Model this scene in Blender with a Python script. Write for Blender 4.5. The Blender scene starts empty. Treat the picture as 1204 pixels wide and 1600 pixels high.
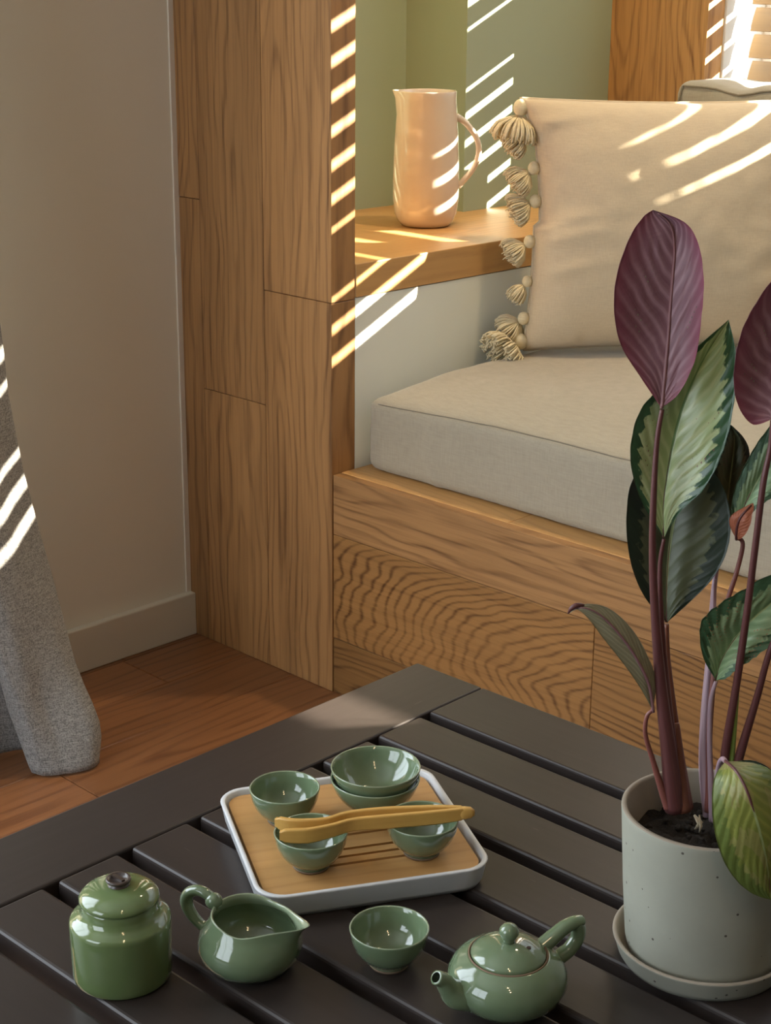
import bpy, bmesh, math, random
from mathutils import Vector, Matrix, noise
random.seed(7)
PI = math.pi
S = bpy.context.scene
COL = S.collection

# ------------------------------------------------------------------ camera
PITCH, YAW, ROLL, FPX = .318794, 2.346050, .00831745, 2569.548
CAM = Vector((0, 0, 1.15))
_f = Vector((math.cos(PITCH)*math.cos(YAW), math.cos(PITCH)*math.sin(YAW), -math.sin(PITCH)))
_r0 = Vector((math.sin(YAW), -math.cos(YAW), 0)); _u0 = _r0.cross(_f)
_r = math.cos(ROLL)*_r0 + math.sin(ROLL)*_u0
_u = -math.sin(ROLL)*_r0 + math.cos(ROLL)*_u0
cd = bpy.data.cameras.new('camera'); cam = bpy.data.objects.new('camera', cd); COL.objects.link(cam)
cam.matrix_world = Matrix(((_r.x, _u.x, -_f.x, CAM.x), (_r.y, _u.y, -_f.y, CAM.y), (_r.z, _u.z, -_f.z, CAM.z), (0, 0, 0, 1)))
cd.sensor_fit = 'HORIZONTAL'; cd.sensor_width = 36; cd.lens = 36*FPX/1204; cd.clip_start = .05
S.camera = cam
S.view_settings.view_transform = 'Standard'; S.view_settings.look = 'None'
S.view_settings.gamma = 1; S.view_settings.use_curve_mapping = False
S.view_settings.exposure = 0.16

# ------------------------------------------------------------------ light
SKY = 4.0
SUN = 52.0
BACKWIN = 10.0
LEFTWIN = 17.5
PENDANT = 1.2
SEATLAMP = 62.0
w = bpy.data.worlds.new('world'); S.world = w; w.use_nodes = True
bg = w.node_tree.nodes['Background']; bg.inputs[0].default_value = (.80, .90, 1, 1); bg.inputs[1].default_value = SKY
ld = bpy.data.lights.new('sun', 'SUN'); ld.energy = SUN; ld.angle = math.radians(.38); ld.color = (1, .89, .70)
sun = bpy.data.objects.new('sun', ld); COL.objects.link(sun)
SDIR = Vector((-.764, -1, -.452)).normalized()
sun.rotation_euler = SDIR.to_track_quat('-Z', 'Y').to_euler(); sun.location = (3, 5, 3)
def area(name, loc, aim, sx, sy, e, col):
    l = bpy.data.lights.new(name, 'AREA'); l.shape = 'RECTANGLE'; l.size = sx; l.size_y = sy; l.energy = e; l.color = col
    o = bpy.data.objects.new(name, l); COL.objects.link(o); o.location = loc
    l.specular_factor = .32
    o.rotation_euler = Vector(aim).to_track_quat('-Z', 'Y').to_euler(); return o
# daylight entering by the window behind the viewer and by the seat window
area('daylight_back_window', (-1.35, -1.62, 1.35), (0, 1, 0), 1.3, 1.5, BACKWIN, (.90, .95, 1))
area('daylight_left_window', (-2.16, -.05, 1.42), (1, 0, 0), 1.2, 1.5, LEFTWIN, (.84, .92, 1))

# ------------------------------------------------------------------ pixel helpers (place things where the photo shows them)
def ray(p): return _f + _r*((p[0]-602)/FPX) - _u*((p[1]-800)/FPX)
def onz(p, z): d = ray(p); return CAM + d*((z-CAM.z)/d.z)
def onx(p, x): d = ray(p); return CAM + d*((x-CAM.x)/d.x)
def ony(p, y): d = ray(p); return CAM + d*((y-CAM.y)/d.y)
FH = Vector((math.cos(YAW), math.sin(YAW), 0))
POT = Vector((-.637, 1.023, 0))
D0 = POT.dot(FH)
def atd(p, dd): d = ray(p); return CAM + d*((D0+dd)/d.dot(FH))

# ------------------------------------------------------------------ node helpers
def mat(name):
    m = bpy.data.materials.new(name); m.use_nodes = True
    nt = m.node_tree; b = nt.nodes['Principled BSDF']; return m, nt, b
def lk(nt, a, b): nt.links.new(a, b)
def val(nt, x):
    return x
def M(nt, op, a, b=None, c=None, clamp=False):
    n = nt.nodes.new('ShaderNodeMath'); n.operation = op; n.use_clamp = clamp
    for i, x in enumerate((a, b, c)):
        if x is None: continue
        if isinstance(x, (int, float)): n.inputs[i].default_value = x
        else: lk(nt, x, n.inputs[i])
    return n.outputs[0]
def comb(nt, x, y, z):
    n = nt.nodes.new('ShaderNodeCombineXYZ')
    for i, v in enumerate((x, y, z)):
        if isinstance(v, (int, float)): n.inputs[i].default_value = v
        else: lk(nt, v, n.inputs[i])
    return n.outputs[0]
def nz(nt, vec, scale, detail=2, rough=.5, dist=0):
    n = nt.nodes.new('ShaderNodeTexNoise'); n.inputs['Scale'].default_value = scale
    n.inputs['Detail'].default_value = detail; n.inputs['Roughness'].default_value = rough; n.inputs['Distortion'].default_value = dist
    if vec is not None: lk(nt, vec, n.inputs['Vector'])
    return n.outputs[0]
def mix(nt, f, a, b, mode='MIX'):
    n = nt.nodes.new('ShaderNodeMix'); n.data_type = 'RGBA'; n.blend_type = mode
    if isinstance(f, (int, float)): n.inputs[0].default_value = f
    else: lk(nt, f, n.inputs[0])
    for s, x in ((6, a), (7, b)):
        if isinstance(x, tuple): n.inputs[s].default_value = (*x, 1) if len(x) == 3 else x
        else: lk(nt, x, n.inputs[s])
    return n.outputs[2]
def ramp(nt, f, stops):
    n = nt.nodes.new('ShaderNodeValToRGB'); cr = n.color_ramp
    while len(cr.elements) < len(stops): cr.elements.new(.5)
    for e, (p, c) in zip(cr.elements, stops): e.position = p; e.color = (*c, 1) if len(c) == 3 else c
    lk(nt, f, n.inputs[0]); return n.outputs[0]
def attr(nt, name):
    n = nt.nodes.new('ShaderNodeAttribute'); n.attribute_name = name; return n
def sep(nt, v):
    n = nt.nodes.new('ShaderNodeSeparateXYZ'); lk(nt, v, n.inputs[0]); return n.outputs
def bump(nt, b, h, strength=.3, dist=.002):
    n = nt.nodes.new('ShaderNodeBump'); n.inputs['Strength'].default_value = strength; n.inputs['Distance'].default_value = dist
    lk(nt, h, n.inputs['Height']); lk(nt, n.outputs[0], b.inputs['Normal'])
def objco(nt):
    return nt.nodes.new('ShaderNodeTexCoord').outputs['Object']

def wood(name, light, dark, ring=.011, rough=.45, ringamt=.5, fib=.35, k=.11, coat=0, tint=.25, warpamt=.05):
    m, nt, b = mat(name)
    g = sep(nt, attr(nt, 'gc').outputs['Vector']); p = sep(nt, attr(nt, 'gp').outputs['Vector'])
    u, v, sd = g[0], g[1], p[2]
    seed = M(nt, 'MULTIPLY', sd, 37.0)
    warp = nz(nt, comb(nt, M(nt, 'MULTIPLY', u, 3.0), M(nt, 'MULTIPLY', v, 11.0), seed), 1, 2)
    warp2 = nz(nt, comb(nt, M(nt, 'MULTIPLY', u, 20.0), M(nt, 'MULTIPLY', v, 75.0), seed), 1, 3, .75)
    vv = M(nt, 'SUBTRACT', v, p[0])
    uu = M(nt, 'MULTIPLY', M(nt, 'MULTIPLY', M(nt, 'SUBTRACT', u, p[1]), k), M(nt, 'SUBTRACT', 1.0, g[2]))
    d = M(nt, 'SQRT', M(nt, 'ADD', M(nt, 'MULTIPLY', vv, vv), M(nt, 'MULTIPLY', uu, uu)))
    d = M(nt, 'ADD', d, M(nt, 'MULTIPLY', warp, warpamt))
    d = M(nt, 'ADD', d, M(nt, 'MULTIPLY', warp2, .0026))
    w_ = M(nt, 'SINE', M(nt, 'MULTIPLY', d, 2*PI/ring))
    w_ = M(nt, 'POWER', M(nt, 'MULTIPLY_ADD', w_, .5, .5), 3.2)
    fade = nz(nt, comb(nt, M(nt, 'MULTIPLY', u, 2.0), M(nt, 'MULTIPLY', v, 14.0), seed), 1, 2)
    w_ = M(nt, 'MULTIPLY', w_, M(nt, 'MULTIPLY', M(nt, 'POWER', fade, 1.2), 2*ringamt))
    f1 = nz(nt, comb(nt, M(nt, 'MULTIPLY', u, 5.0), M(nt, 'MULTIPLY', v, 260.0), seed), 1, 3, .6)
    f3 = nz(nt, comb(nt, M(nt, 'MULTIPLY', u, 4.0), M(nt, 'MULTIPLY', v, 75.0), M(nt, 'ADD', seed, 9.0)), 1, 2, .6)
    f2 = nz(nt, comb(nt, M(nt, 'MULTIPLY', u, 22.0), M(nt, 'MULTIPLY', v, 900.0), seed), 1, 2, .6)
    fac = M(nt, 'ADD', w_, M(nt, 'MULTIPLY', M(nt, 'SUBTRACT', f1, .5), fib*2), clamp=True)
    fac = M(nt, 'ADD', fac, M(nt, 'MULTIPLY', M(nt, 'GREATER_THAN', f2, .66), .16), clamp=True)
    fac = M(nt, 'ADD', fac, M(nt, 'MULTIPLY', M(nt, 'SUBTRACT', f3, .45), fib*1.3), clamp=True)
    c = mix(nt, fac, light, dark)
    broad = nz(nt, comb(nt, M(nt, 'MULTIPLY', u, 1.6), M(nt, 'MULTIPLY', v, 8.0), M(nt, 'ADD', seed, 5.0)), 1, 2)
    tn = M(nt, 'ADD', M(nt, 'MULTIPLY', M(nt, 'SUBTRACT', sd, .5), tint), M(nt, 'MULTIPLY_ADD', broad, .5, .77))
    c = mix(nt, 1.0, c, comb(nt, tn, tn, tn), 'MULTIPLY')
    lk(nt, c, b.inputs['Base Color'])
    b.inputs['Roughness'].default_value = rough
    b.inputs['Coat Weight'].default_value = coat; b.inputs['Coat Roughness'].default_value = .25
    bump(nt, b, M(nt, 'SUBTRACT', 1.0, fac), .25, .0012)
    return m

def paint(name, col, rough=.6, bs=160, bstr=.12, coat=0, var=.04):
    m, nt, b = mat(name); co = objco(nt)
    n = nz(nt, co, 3, 3)
    lk(nt, mix(nt, n, tuple(x*(1-var) for x in col), tuple(min(1, x*(1+var)) for x in col)), b.inputs['Base Color'])
    b.inputs['Roughness'].default_value = rough; b.inputs['Coat Weight'].default_value = coat
    bump(nt, b, nz(nt, co, bs, 3), bstr, .0006)
    return m

def fabric(name, c1, c2, scale=900, rough=.95, mott=0.0, bstr=.5, sheen=.2):
    m, nt, b = mat(name); co = objco(nt); s = sep(nt, co)
    a1 = nz(nt, comb(nt, M(nt, 'MULTIPLY', s[0], scale), M(nt, 'MULTIPLY', s[1], scale), M(nt, 'MULTIPLY', s[2], scale*.08)), 1, 1)
    a2 = nz(nt, comb(nt, M(nt, 'MULTIPLY', s[0], scale*.08), M(nt, 'MULTIPLY', s[1], scale*.08), M(nt, 'MULTIPLY', s[2], scale)), 1, 1)
    h = M(nt, 'MULTIPLY', M(nt, 'ADD', a1, a2), .5)
    fac = M(nt, 'MULTIPLY_ADD', M(nt, 'SUBTRACT', h, .5), 2.6, .5, clamp=True)
    c = mix(nt, fac, c1, c2)
    if mott:
        c = mix(nt, M(nt, 'MULTIPLY', M(nt, 'GREATER_THAN', nz(nt, co, 420, 2), .56), mott), c, tuple(x*.45 for x in c1))
    lk(nt, c, b.inputs['Base Color']); b.inputs['Roughness'].default_value = rough
    b.inputs['Sheen Weight'].default_value = sheen
    bump(nt, b, h, bstr, .0006)
    return m

def glaze(name, base, dark, rough=.07, speck=0, coat=.6, stripe=None):
    m, nt, b = mat(name); co = objco(nt)
    n = nz(nt, co, 22, 4, .6)
    c = mix(nt, n, base, dark)
    if speck:
        vn = nt.nodes.new('ShaderNodeTexVoronoi'); vn.inputs['Scale'].default_value = 75; lk(nt, co, vn.inputs['Vector'])
        sp = M(nt, 'LESS_THAN', vn.outputs['Distance'], .085)
        c = mix(nt, M(nt, 'MULTIPLY', sp, speck), c, (.05, .04, .03))
    lk(nt, c, b.inputs['Base Color']); b.inputs['Roughness'].default_value = rough
    b.inputs['Coat Weight'].default_value = coat; b.inputs['Coat Roughness'].default_value = .04
    bump(nt, b, nz(nt, co, 60, 2), .05, .001)
    return m

# ------------------------------------------------------------------ mesh helpers
class MB:
    def __init__(s): s.v = []; s.f = []; s.mi = []; s.gc = []; s.gp = []; s.sm = []
    def vert(s, p, gc=(0, 0, 0), gp=(0, 0, 0)):
        s.v.append(tuple(p)); s.gc.append(gc); s.gp.append(gp); return len(s.v)-1
    def face(s, idx, mi=0, sm=False): s.f.append(tuple(idx)); s.mi.append(mi); s.sm.append(sm)
    def box(s, a, b, ax=0, mi=0, wid=None, gp=None, st=0):
        """axis box; ax = grain axis"""
        a = Vector(a); b = Vector(b)
        lo = Vector((min(a.x, b.x), min(a.y, b.y), min(a.z, b.z))); hi = Vector((max(a.x, b.x), max(a.y, b.y), max(a.z, b.z)))
        o = [i for i in range(3) if i != ax]
        if (hi-lo)[o[0]] < (hi-lo)[o[1]]: o = o[::-1]       # o[0] the wide one
        rr = random.random()
        if gp is None:
            gp = ((lo[o[0]]+hi[o[0]])/2+(random.random()-.5)*(hi[o[0]]-lo[o[0]])*1.1, random.uniform(lo[ax], hi[ax]), rr)
        ix = []
        for z in (lo.z, hi.z):
            for y in (lo.y, hi.y):
                for x in (lo.x, hi.x):
                    p = (x, y, z)
                    ix.append(s.vert(p, (p[ax], p[o[0]]+.37*(p[o[1]]-lo[o[1]]), st), gp))
        for q in ((0, 2, 3, 1), (4, 5, 7, 6), (0, 1, 5, 4), (2, 6, 7, 3), (0, 4, 6, 2), (1, 3, 7, 5)):
            s.face([ix[k] for k in q], mi)
    def lathe(s, prof, n=64, c=(0, 0, 0), mi=0, closed=False):
        c = Vector(c); rings = []
        for r, z in prof:
            if r < 1e-6: rings.append([s.vert(c+Vector((0, 0, z)))])
            else: rings.append([s.vert(c+Vector((r*math.cos(2*PI*k/n), r*math.sin(2*PI*k/n), z))) for k in range(n)])
        for A, B in zip(rings, rings[1:]):
            for k in range(n):
                k2 = (k+1) % n
                if len(A) == 1 and len(B) == 1: continue
                if len(A) == 1: s.face((A[0], B[k2], B[k]), mi, True)
                elif len(B) == 1: s.face((A[k], A[k2], B[0]), mi, True)
                else: s.face((A[k], A[k2], B[k2], B[k]), mi, True)
        return rings
    def tube(s, pts, rad, n=12, mi=0, cap=True, flat=None, smoothn=0):
        pts = [Vector(p) for p in pts]
        if smoothn: pts, rad = spline(pts, rad, smoothn)
        if isinstance(rad, (int, float)): rad = [rad]*len(pts)
        t0 = (pts[1]-pts[0]).normalized()
        up = Vector((0, 0, 1)) if abs(t0.z) < .9 else Vector((1, 0, 0))
        nrm = (up - t0*up.dot(t0)).normalized(); rings = []
        L = 0
        for i, p in enumerate(pts):
            t = (pts[min(i+1, len(pts)-1)]-pts[max(i-1, 0)]).normalized()
            nrm = (nrm - t*nrm.dot(t)).normalized(); bi = t.cross(nrm)
            if i: L += (p-pts[i-1]).length
            fx, fy = flat if flat else (1, 1)
            rings.append([s.vert(p + (nrm*math.cos(2*PI*k/n)*fx + bi*math.sin(2*PI*k/n)*fy)*rad[i], (L, 2*PI*k/n*rad[i], 0), (0, 0, .5)) for k in range(n)])
        for A, B in zip(rings, rings[1:]):
            for k in range(n): s.face((A[k], A[(k+1) % n], B[(k+1) % n], B[k]), mi, True)
        if cap:
            for R, p, q in ((rings[0], pts[0], 1), (rings[-1], pts[-1], 0)):
                c_ = s.vert(p)
                for k in range(n):
                    a, b = R[k], R[(k+1) % n]
                    s.face((c_, b, a) if q else (c_, a, b), mi, True)
    def sphere(s, c, r, n=16, m=10, mi=0, sc=(1, 1, 1)):
        c = Vector(c); rings = []
        for j in range(m+1):
            th = PI*j/m
            rr = math.sin(th)*r; z = -math.cos(th)*r
            if j in (0, m): rings.append([s.vert(c+Vector((0, 0, z*sc[2])))])
            else: rings.append([s.vert(c+Vector((rr*math.cos(2*PI*k/n)*sc[0], rr*math.sin(2*PI*k/n)*sc[1], z*sc[2]))) for k in range(n)])
        for A, B in zip(rings, rings[1:]):
            for k in range(n):
                k2 = (k+1) % n
                if len(A) == 1: s.face((A[0], B[k2], B[k]), mi, True)
                elif len(B) == 1: s.face((A[k], A[k2], B[0]), mi, True)
                else: s.face((A[k], A[k2], B[k2], B[k]), mi, True)
    def grid(s, P, mi=0, wrap=False, gc=None, flip=False):
        ids = [[s.vert(p, gc[i][j] if gc else (0, 0, 0)) for j, p in enumerate(row)] for i, row in enumerate(P)]
        for i in range(len(ids)-1):
            m_ = len(ids[i]); 
            for j in range(m_ if wrap else m_-1):
                q = (ids[i][j], ids[i][(j+1) % m_], ids[i+1][(j+1) % m_], ids[i+1][j])
                s.face(q[::-1] if flip else q, mi, True)
        return ids
    def build(s, name, mats, parent=None, bevel=0, origin=None, subsurf=0, seg=2):
        me = bpy.data.meshes.new(name)
        org = Vector(origin) if origin is not None else Vector((0, 0, 0))
        me.from_pydata([tuple(Vector(p)-org) for p in s.v], [], s.f)
        if not isinstance(mats, (list, tuple)): mats = [mats]
        for m_ in mats: me.materials.append(m_)
        a = me.attributes.new('gc', 'FLOAT_VECTOR', 'POINT'); a.data.foreach_set('vector', [x for g in s.gc for x in g])
        a = me.attributes.new('gp', 'FLOAT_VECTOR', 'POINT'); a.data.foreach_set('vector', [x for g in s.gp for x in g])
        me.polygons.foreach_set('material_index', s.mi); me.polygons.foreach_set('use_smooth', s.sm)
        me.update()
        o = bpy.data.objects.new(name, me); COL.objects.link(o); o.location = org
        if parent is not None:
            o.parent = parent
            o.location = org-Vector(getloc(parent))
        if bevel:
            b = o.modifiers.new('bevel', 'BEVEL'); b.width = bevel; b.segments = seg; b.limit_method = 'ANGLE'; b.angle_limit = .6; b.harden_normals = False
        if subsurf:
            d = o.modifiers.new('sub', 'SUBSURF'); d.levels = subsurf; d.render_levels = subsurf
        return o
def getloc(o):
    l = Vector(o.location)
    while o.parent: o = o.parent; l += Vector(o.location)
    return l
def spline(pts, rad, n):
    pts = [Vector(p) for p in pts]
    if isinstance(rad, (int, float)): rad = [rad]*len(pts)
    out, ro = [], []
    for i in range(len(pts)-1):
        p0 = pts[max(i-1, 0)]; p1 = pts[i]; p2 = pts[i+1]; p3 = pts[min(i+2, len(pts)-1)]
        for k in range(n):
            t = k/n
            out.append(.5*((2*p1)+(p2-p0)*t+(2*p0-5*p1+4*p2-p3)*t*t+(3*p1-p0-3*p2+p3)*t**3)); ro.append(rad[i]*(1-t)+rad[i+1]*t)
    out.append(pts[-1]); ro.append(rad[-1]); return out, ro
def crs(pts, T):
    """sample Catmull-Rom through pts at T values in 0..1"""
    pts = [Vector(p) for p in pts]; res = []; n = len(pts)-1
    for t in T:
        x = min(t*n, n-1e-6); i = int(x); f = x-i
        p0 = pts[max(i-1, 0)]; p1 = pts[i]; p2 = pts[i+1]; p3 = pts[min(i+2, n)]
        res.append(.5*((2*p1)+(p2-p0)*f+(2*p0-5*p1+4*p2-p3)*f*f+(3*p1-p0-3*p2+p3)*f**3))
    return res
def thing(name, loc, label, cat, group=None):
    o = bpy.data.objects.new(name, None); COL.objects.link(o); o.location = loc; o.empty_display_size = .05
    o['label'] = label; o['category'] = cat
    if group: o['group'] = group
    return o
def tag(o, label, cat, group=None):
    o['label'] = label; o['category'] = cat
    if group: o['group'] = group
    return o
def struct(o): o['kind'] = 'structure'; return o

# ------------------------------------------------------------------ materials
OAKP = wood('oak_panel', (.365, .192, .074), (.095, .038, .0125), ring=.019, rough=.42, ringamt=.44, fib=.62, k=.05, warpamt=.09)
OAKB = wood('oak_bench', (.345, .172, .055), (.085, .032, .009), ring=.0098, rough=.42, ringamt=.66, fib=.5, k=.40, warpamt=.06)
OAKC = wood('oak_column', (.50, .275, .10), (.15, .058, .016), ring=.017, rough=.45, ringamt=.42, fib=.6, k=.05, warpamt=.10)
OAKS = wood('oak_sill', (.56, .32, .12), (.30, .14, .045), ring=.012, rough=.4, ringamt=.3, fib=.25, k=.1)
FLOORM = wood('floor_boards', (.27, .115, .045), (.09, .030, .012), ring=.02, rough=.33, ringamt=.4, fib=.35, k=.06, coat=.15, tint=.45)
BAMB = wood('bamboo_board', (.50, .28, .105), (.32, .16, .05), ring=.016, rough=.38, ringamt=.25, fib=.3, k=.01)
TONGM = wood('bamboo_tongs', (.56, .33, .085), (.40, .21, .045), ring=.012, rough=.4, ringamt=.15, fib=.2, k=.01)
SLATM = wood('blind_slat', (.20, .115, .028), (.14, .075, .016), ring=.02, rough=.45, ringamt=.2, fib=.2, k=.02)
WALLW = paint('wall_cream', (.80, .76, .64), .62, 120, .1)
WALLN = paint('half_wall_white', (.84, .88, .82), .55)
WALLG = paint('wall_sage', (.33, .40, .29), .5)
CEILM = paint('ceiling_white', (.55, .53, .50), .7)
BASEM = paint('baseboard_paint', (.66, .62, .51), .4)
WHITEF = paint('window_white', (.85, .85, .84), .35)
TABLEM = None
def table_mat():
    m, nt, b = mat('table_dark_paint'); g = sep(nt, attr(nt, 'gc').outputs['Vector']); p = sep(nt, attr(nt, 'gp').outputs['Vector'])
    co = objco(nt)
    f1 = nz(nt, comb(nt, M(nt, 'MULTIPLY', g[0], 5.0), M(nt, 'MULTIPLY', g[1], 110.0), p[2]), 1, 3)
    f2 = nz(nt, co, 7, 3)
    c = mix(nt, f1, (.022, .0172, .0160), (.036, .0285, .026)); c = mix(nt, M(nt, 'MULTIPLY', f2, .5), c, (.049, .0395, .036))
    sc = M(nt, 'GREATER_THAN', nz(nt, comb(nt, M(nt, 'MULTIPLY', g[0], 30.0), M(nt, 'MULTIPLY', g[1], 160.0), p[2]), 1, 1), .80)
    c = mix(nt, M(nt, 'MULTIPLY', sc, .3), c, (.12, .10, .09))
    lk(nt, c, b.inputs['Base Color']); b.inputs['Specular IOR Level'].default_value = .30
    lk(nt, M(nt, 'MULTIPLY_ADD', f2, .16, .29), b.inputs['Roughness'])
    bump(nt, b, f1, .12, .0008); return m
TABLEM = table_mat()
CELA = glaze('celadon_glaze', (.165, .228, .135), (.118, .170, .094), .08)
CELR = glaze('celadon_rim', (.25, .31, .21), (.21, .27, .17), .1)
CELJ = glaze('celadon_jar_glaze', (.150, .212, .088), (.108, .158, .062), .09)
CREAM = glaze('cream_glaze', (.74, .65, .56), (.68, .58, .49), .14, coat=.5)
RAW = glaze('bare_clay', (.20, .135, .085), (.15, .10, .06), .7, coat=0)
KNOBM = glaze('dark_metal_knob', (.07, .05, .04), (.03, .02, .018), .3, coat=.2)
POTM = glaze('speckled_concrete', (.36, .365, .30), (.28, .285, .235), .72, speck=.9, coat=0)
POTIN = glaze('pot_inside', (.33, .29, .23), (.27, .23, .18), .8, coat=0)
TRAYM = glaze('white_enamel', (.66, .69, .72), (.63, .66, .69), .28, coat=.2)
GAPSHADE = glaze('gap_shade', (.05, .025, .015), (.03, .015, .01), .6, coat=0)  # near-black colour stands in for shade in slits and holes
SOILM, nt, b = mat('potting_soil'); co = objco(nt)
lk(nt, mix(nt, nz(nt, co, 120, 4), (.004, .003, .002), (.03, .021, .014)), b.inputs['Base Color']); b.inputs['Roughness'].default_value = .95
bump(nt, b, nz(nt, co, 160, 4), 1, .004)
LINEN = fabric('linen_cushion', (.345, .305, .23), (.41, .365, .28), 700, bstr=.35)
LINENG = fabric('grey_linen', (.31, .29, .24), (.38, .36, .30), 700, bstr=.4)
PILM = fabric('cotton_pillow', (.60, .49, .335), (.68, .565, .395), 800, bstr=.35)
TASM = fabric('tassel_yarn', (.70, .59, .37), (.84, .75, .52), 900, bstr=.3)
CURT = fabric('grey_tweed', (.14, .14, .14), (.42, .415, .40), 950, mott=.5, bstr=.7)
SEAM = fabric('seam_thread', (.20, .18, .135), (.26, .23, .18), 900)
STEMP = None
def stem_mat(name, a, b_):
    m, nt, b = mat(name); g = sep(nt, attr(nt, 'gc').outputs['Vector'])
    n = nz(nt, comb(nt, M(nt, 'MULTIPLY', g[0], 14.0), M(nt, 'MULTIPLY', g[1], 500.0), 0.0), 1, 2)
    lk(nt, mix(nt, n, a, b_), b.inputs['Base Color']); b.inputs['Roughness'].default_value = .42; return m
STEMP = stem_mat('stem_purple', (.065, .022, .025), (.15, .05, .045))
STEMB = stem_mat('stem_brown', (.12, .042, .026), (.21, .078, .045))
STEML = stem_mat('stem_lilac', (.30, .20, .25), (.42, .31, .35))
RIBP = stem_mat('rib_mauve', (.22, .105, .12), (.30, .16, .165))
STEMR = stem_mat('stem_red', (.15, .048, .042), (.24, .085, .065))
STEMG = stem_mat('shoot_green', (.20, .33, .06), (.32, .45, .14))

def leaf_mats(kind):
    """(upper side, lower side): x of gc runs along the blade, y across (-1..1)"""
    out = []
    for side in ('upper', 'lower'):
        m, nt, b = mat(kind+'_leaf_'+side); g = sep(nt, attr(nt, 'gc').outputs['Vector'])
        t, s_ = g[0], g[1]; a = M(nt, 'ABSOLUTE', s_)
        wv = M(nt, 'ADD', M(nt, 'SUBTRACT', t, M(nt, 'MULTIPLY', a, .36)), M(nt, 'MULTIPLY', nz(nt, comb(nt, M(nt, 'MULTIPLY', t, 6.0), M(nt, 'MULTIPLY', s_, 2.0), 0.0), 1, 2), .06))
        vein = M(nt, 'POWER', M(nt, 'MULTIPLY_ADD', M(nt, 'SINE', M(nt, 'MULTIPLY', wv, 2*PI*11)), .5, .5), 2.0)
        fine = nz(nt, comb(nt, M(nt, 'MULTIPLY', wv, 120.0), M(nt, 'MULTIPLY', a, 3.0), 0.0), 1, 2)
        midr = M(nt, 'LESS_THAN', a, .028)
        if side == 'upper':
            saw = M(nt, 'FRACT', M(nt, 'MULTIPLY', wv, 15.0))
            nj = nz(nt, comb(nt, M(nt, 'MULTIPLY', t, 24.0), M(nt, 'MULTIPLY', s_, 6.0), 0.0), 1, 3)
            edge = M(nt, 'ADD', M(nt, 'MULTIPLY_ADD', saw, -.13, .82 if kind == 'pale' else .74), M(nt, 'MULTIPLY', M(nt, 'SUBTRACT', nj, .5), .32))
            edge = M(nt, 'SUBTRACT', edge, M(nt, 'MULTIPLY', M(nt, 'POWER', t, 6.0), .5))
            out_ = M(nt, 'MULTIPLY', M(nt, 'SUBTRACT', a, edge), 22.0, clamp=True)
            pale = {'pale': ((.30, .40, .18), (.52, .60, .34)), 'dark': ((.085, .105, .055), (.105, .13, .068)), 'mid': ((.16, .26, .13), (.30, .42, .24)),
                    'olive': ((.16, .19, .035), (.26, .28, .06)), 'small': ((.20, .23, .12), (.32, .34, .20))}[kind if kind != 'purple' else 'mid']
            dk = {'pale': (.025, .07, .03), 'dark': (.010, .022, .012), 'mid': (.03, .075, .035), 'olive': (.09, .12, .025), 'small': (.13, .16, .07)}[kind if kind != 'purple' else 'mid']
            c = mix(nt, M(nt, 'MULTIPLY_ADD', vein, .6, M(nt, 'MULTIPLY', fine, .4)), pale[0], pale[1])
            if kind == 'olive':
                c = mix(nt, M(nt, 'MULTIPLY', M(nt, 'GREATER_THAN', nz(nt, comb(nt, t, M(nt, 'MULTIPLY', s_, .6), 0.0), 5, 2), .55), .55), c, (.30, .27, .10))
            dk2 = mix(nt, fine, dk, tuple(x*1.7 for x in dk))
            c = mix(nt, out_, c, dk2)
            c = mix(nt, M(nt, 'MULTIPLY', midr, .8), c, (.34, .42, .20) if kind != 'pale' else (.12, .25, .10))
            rough = .28 if kind == 'pale' else .42
        else:
            A, B = {'purple': ((.15, .062, .085), (.40, .255, .30)), 'small': ((.22, .21, .13), (.38, .36, .24)), 'olive': ((.2, .2, .06), (.3, .28, .1)),
                    'mid': ((.34, .10, .05), (.42, .15, .08))}.get(kind, ((.14, .045, .05), (.26, .10, .11)))
            c = mix(nt, M(nt, 'MULTIPLY_ADD', vein, .55, M(nt, 'MULTIPLY', fine, .45)), A, B)
            c = mix(nt, M(nt, 'MULTIPLY', M(nt, 'POWER', a, 3.0), .7), c, (.25, .035, .085) if kind == 'purple' else A)
            c = mix(nt, M(nt, 'MULTIPLY', midr, .9), c, (.30, .14, .15) if kind == 'purple' else (.35, .3, .2))
            rough = .5
        lk(nt, c, b.inputs['Base Color']); b.inputs['Roughness'].default_value = rough
        b.inputs['Transmission Weight'].default_value = 0
        b.inputs['Subsurface Weight'].default_value = 0
        bump(nt, b, M(nt, 'ADD', vein, M(nt, 'MULTIPLY', fine, .3)), .25, .0008)
        out.append(m)
    return out

# ================================================================== SETTING
XW = -2.198      # left wall
XR = -1.826      # reveal / half wall plane
YP = 1.740       # oak panel front
YN = 1.792       # panel back, niche start
XD = -2.257      # deep niche
XG = -2.102      # sage wall on the pillar
YG = 2.349       # pillar face
YC = 2.783       # column face
YW = 2.84        # white frame starts
XC = -1.872      # column side
ZS = .713        # sill top
ZP = .380        # bench top
H = 2.5
XE, YB = 2.9, -1.7

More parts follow.
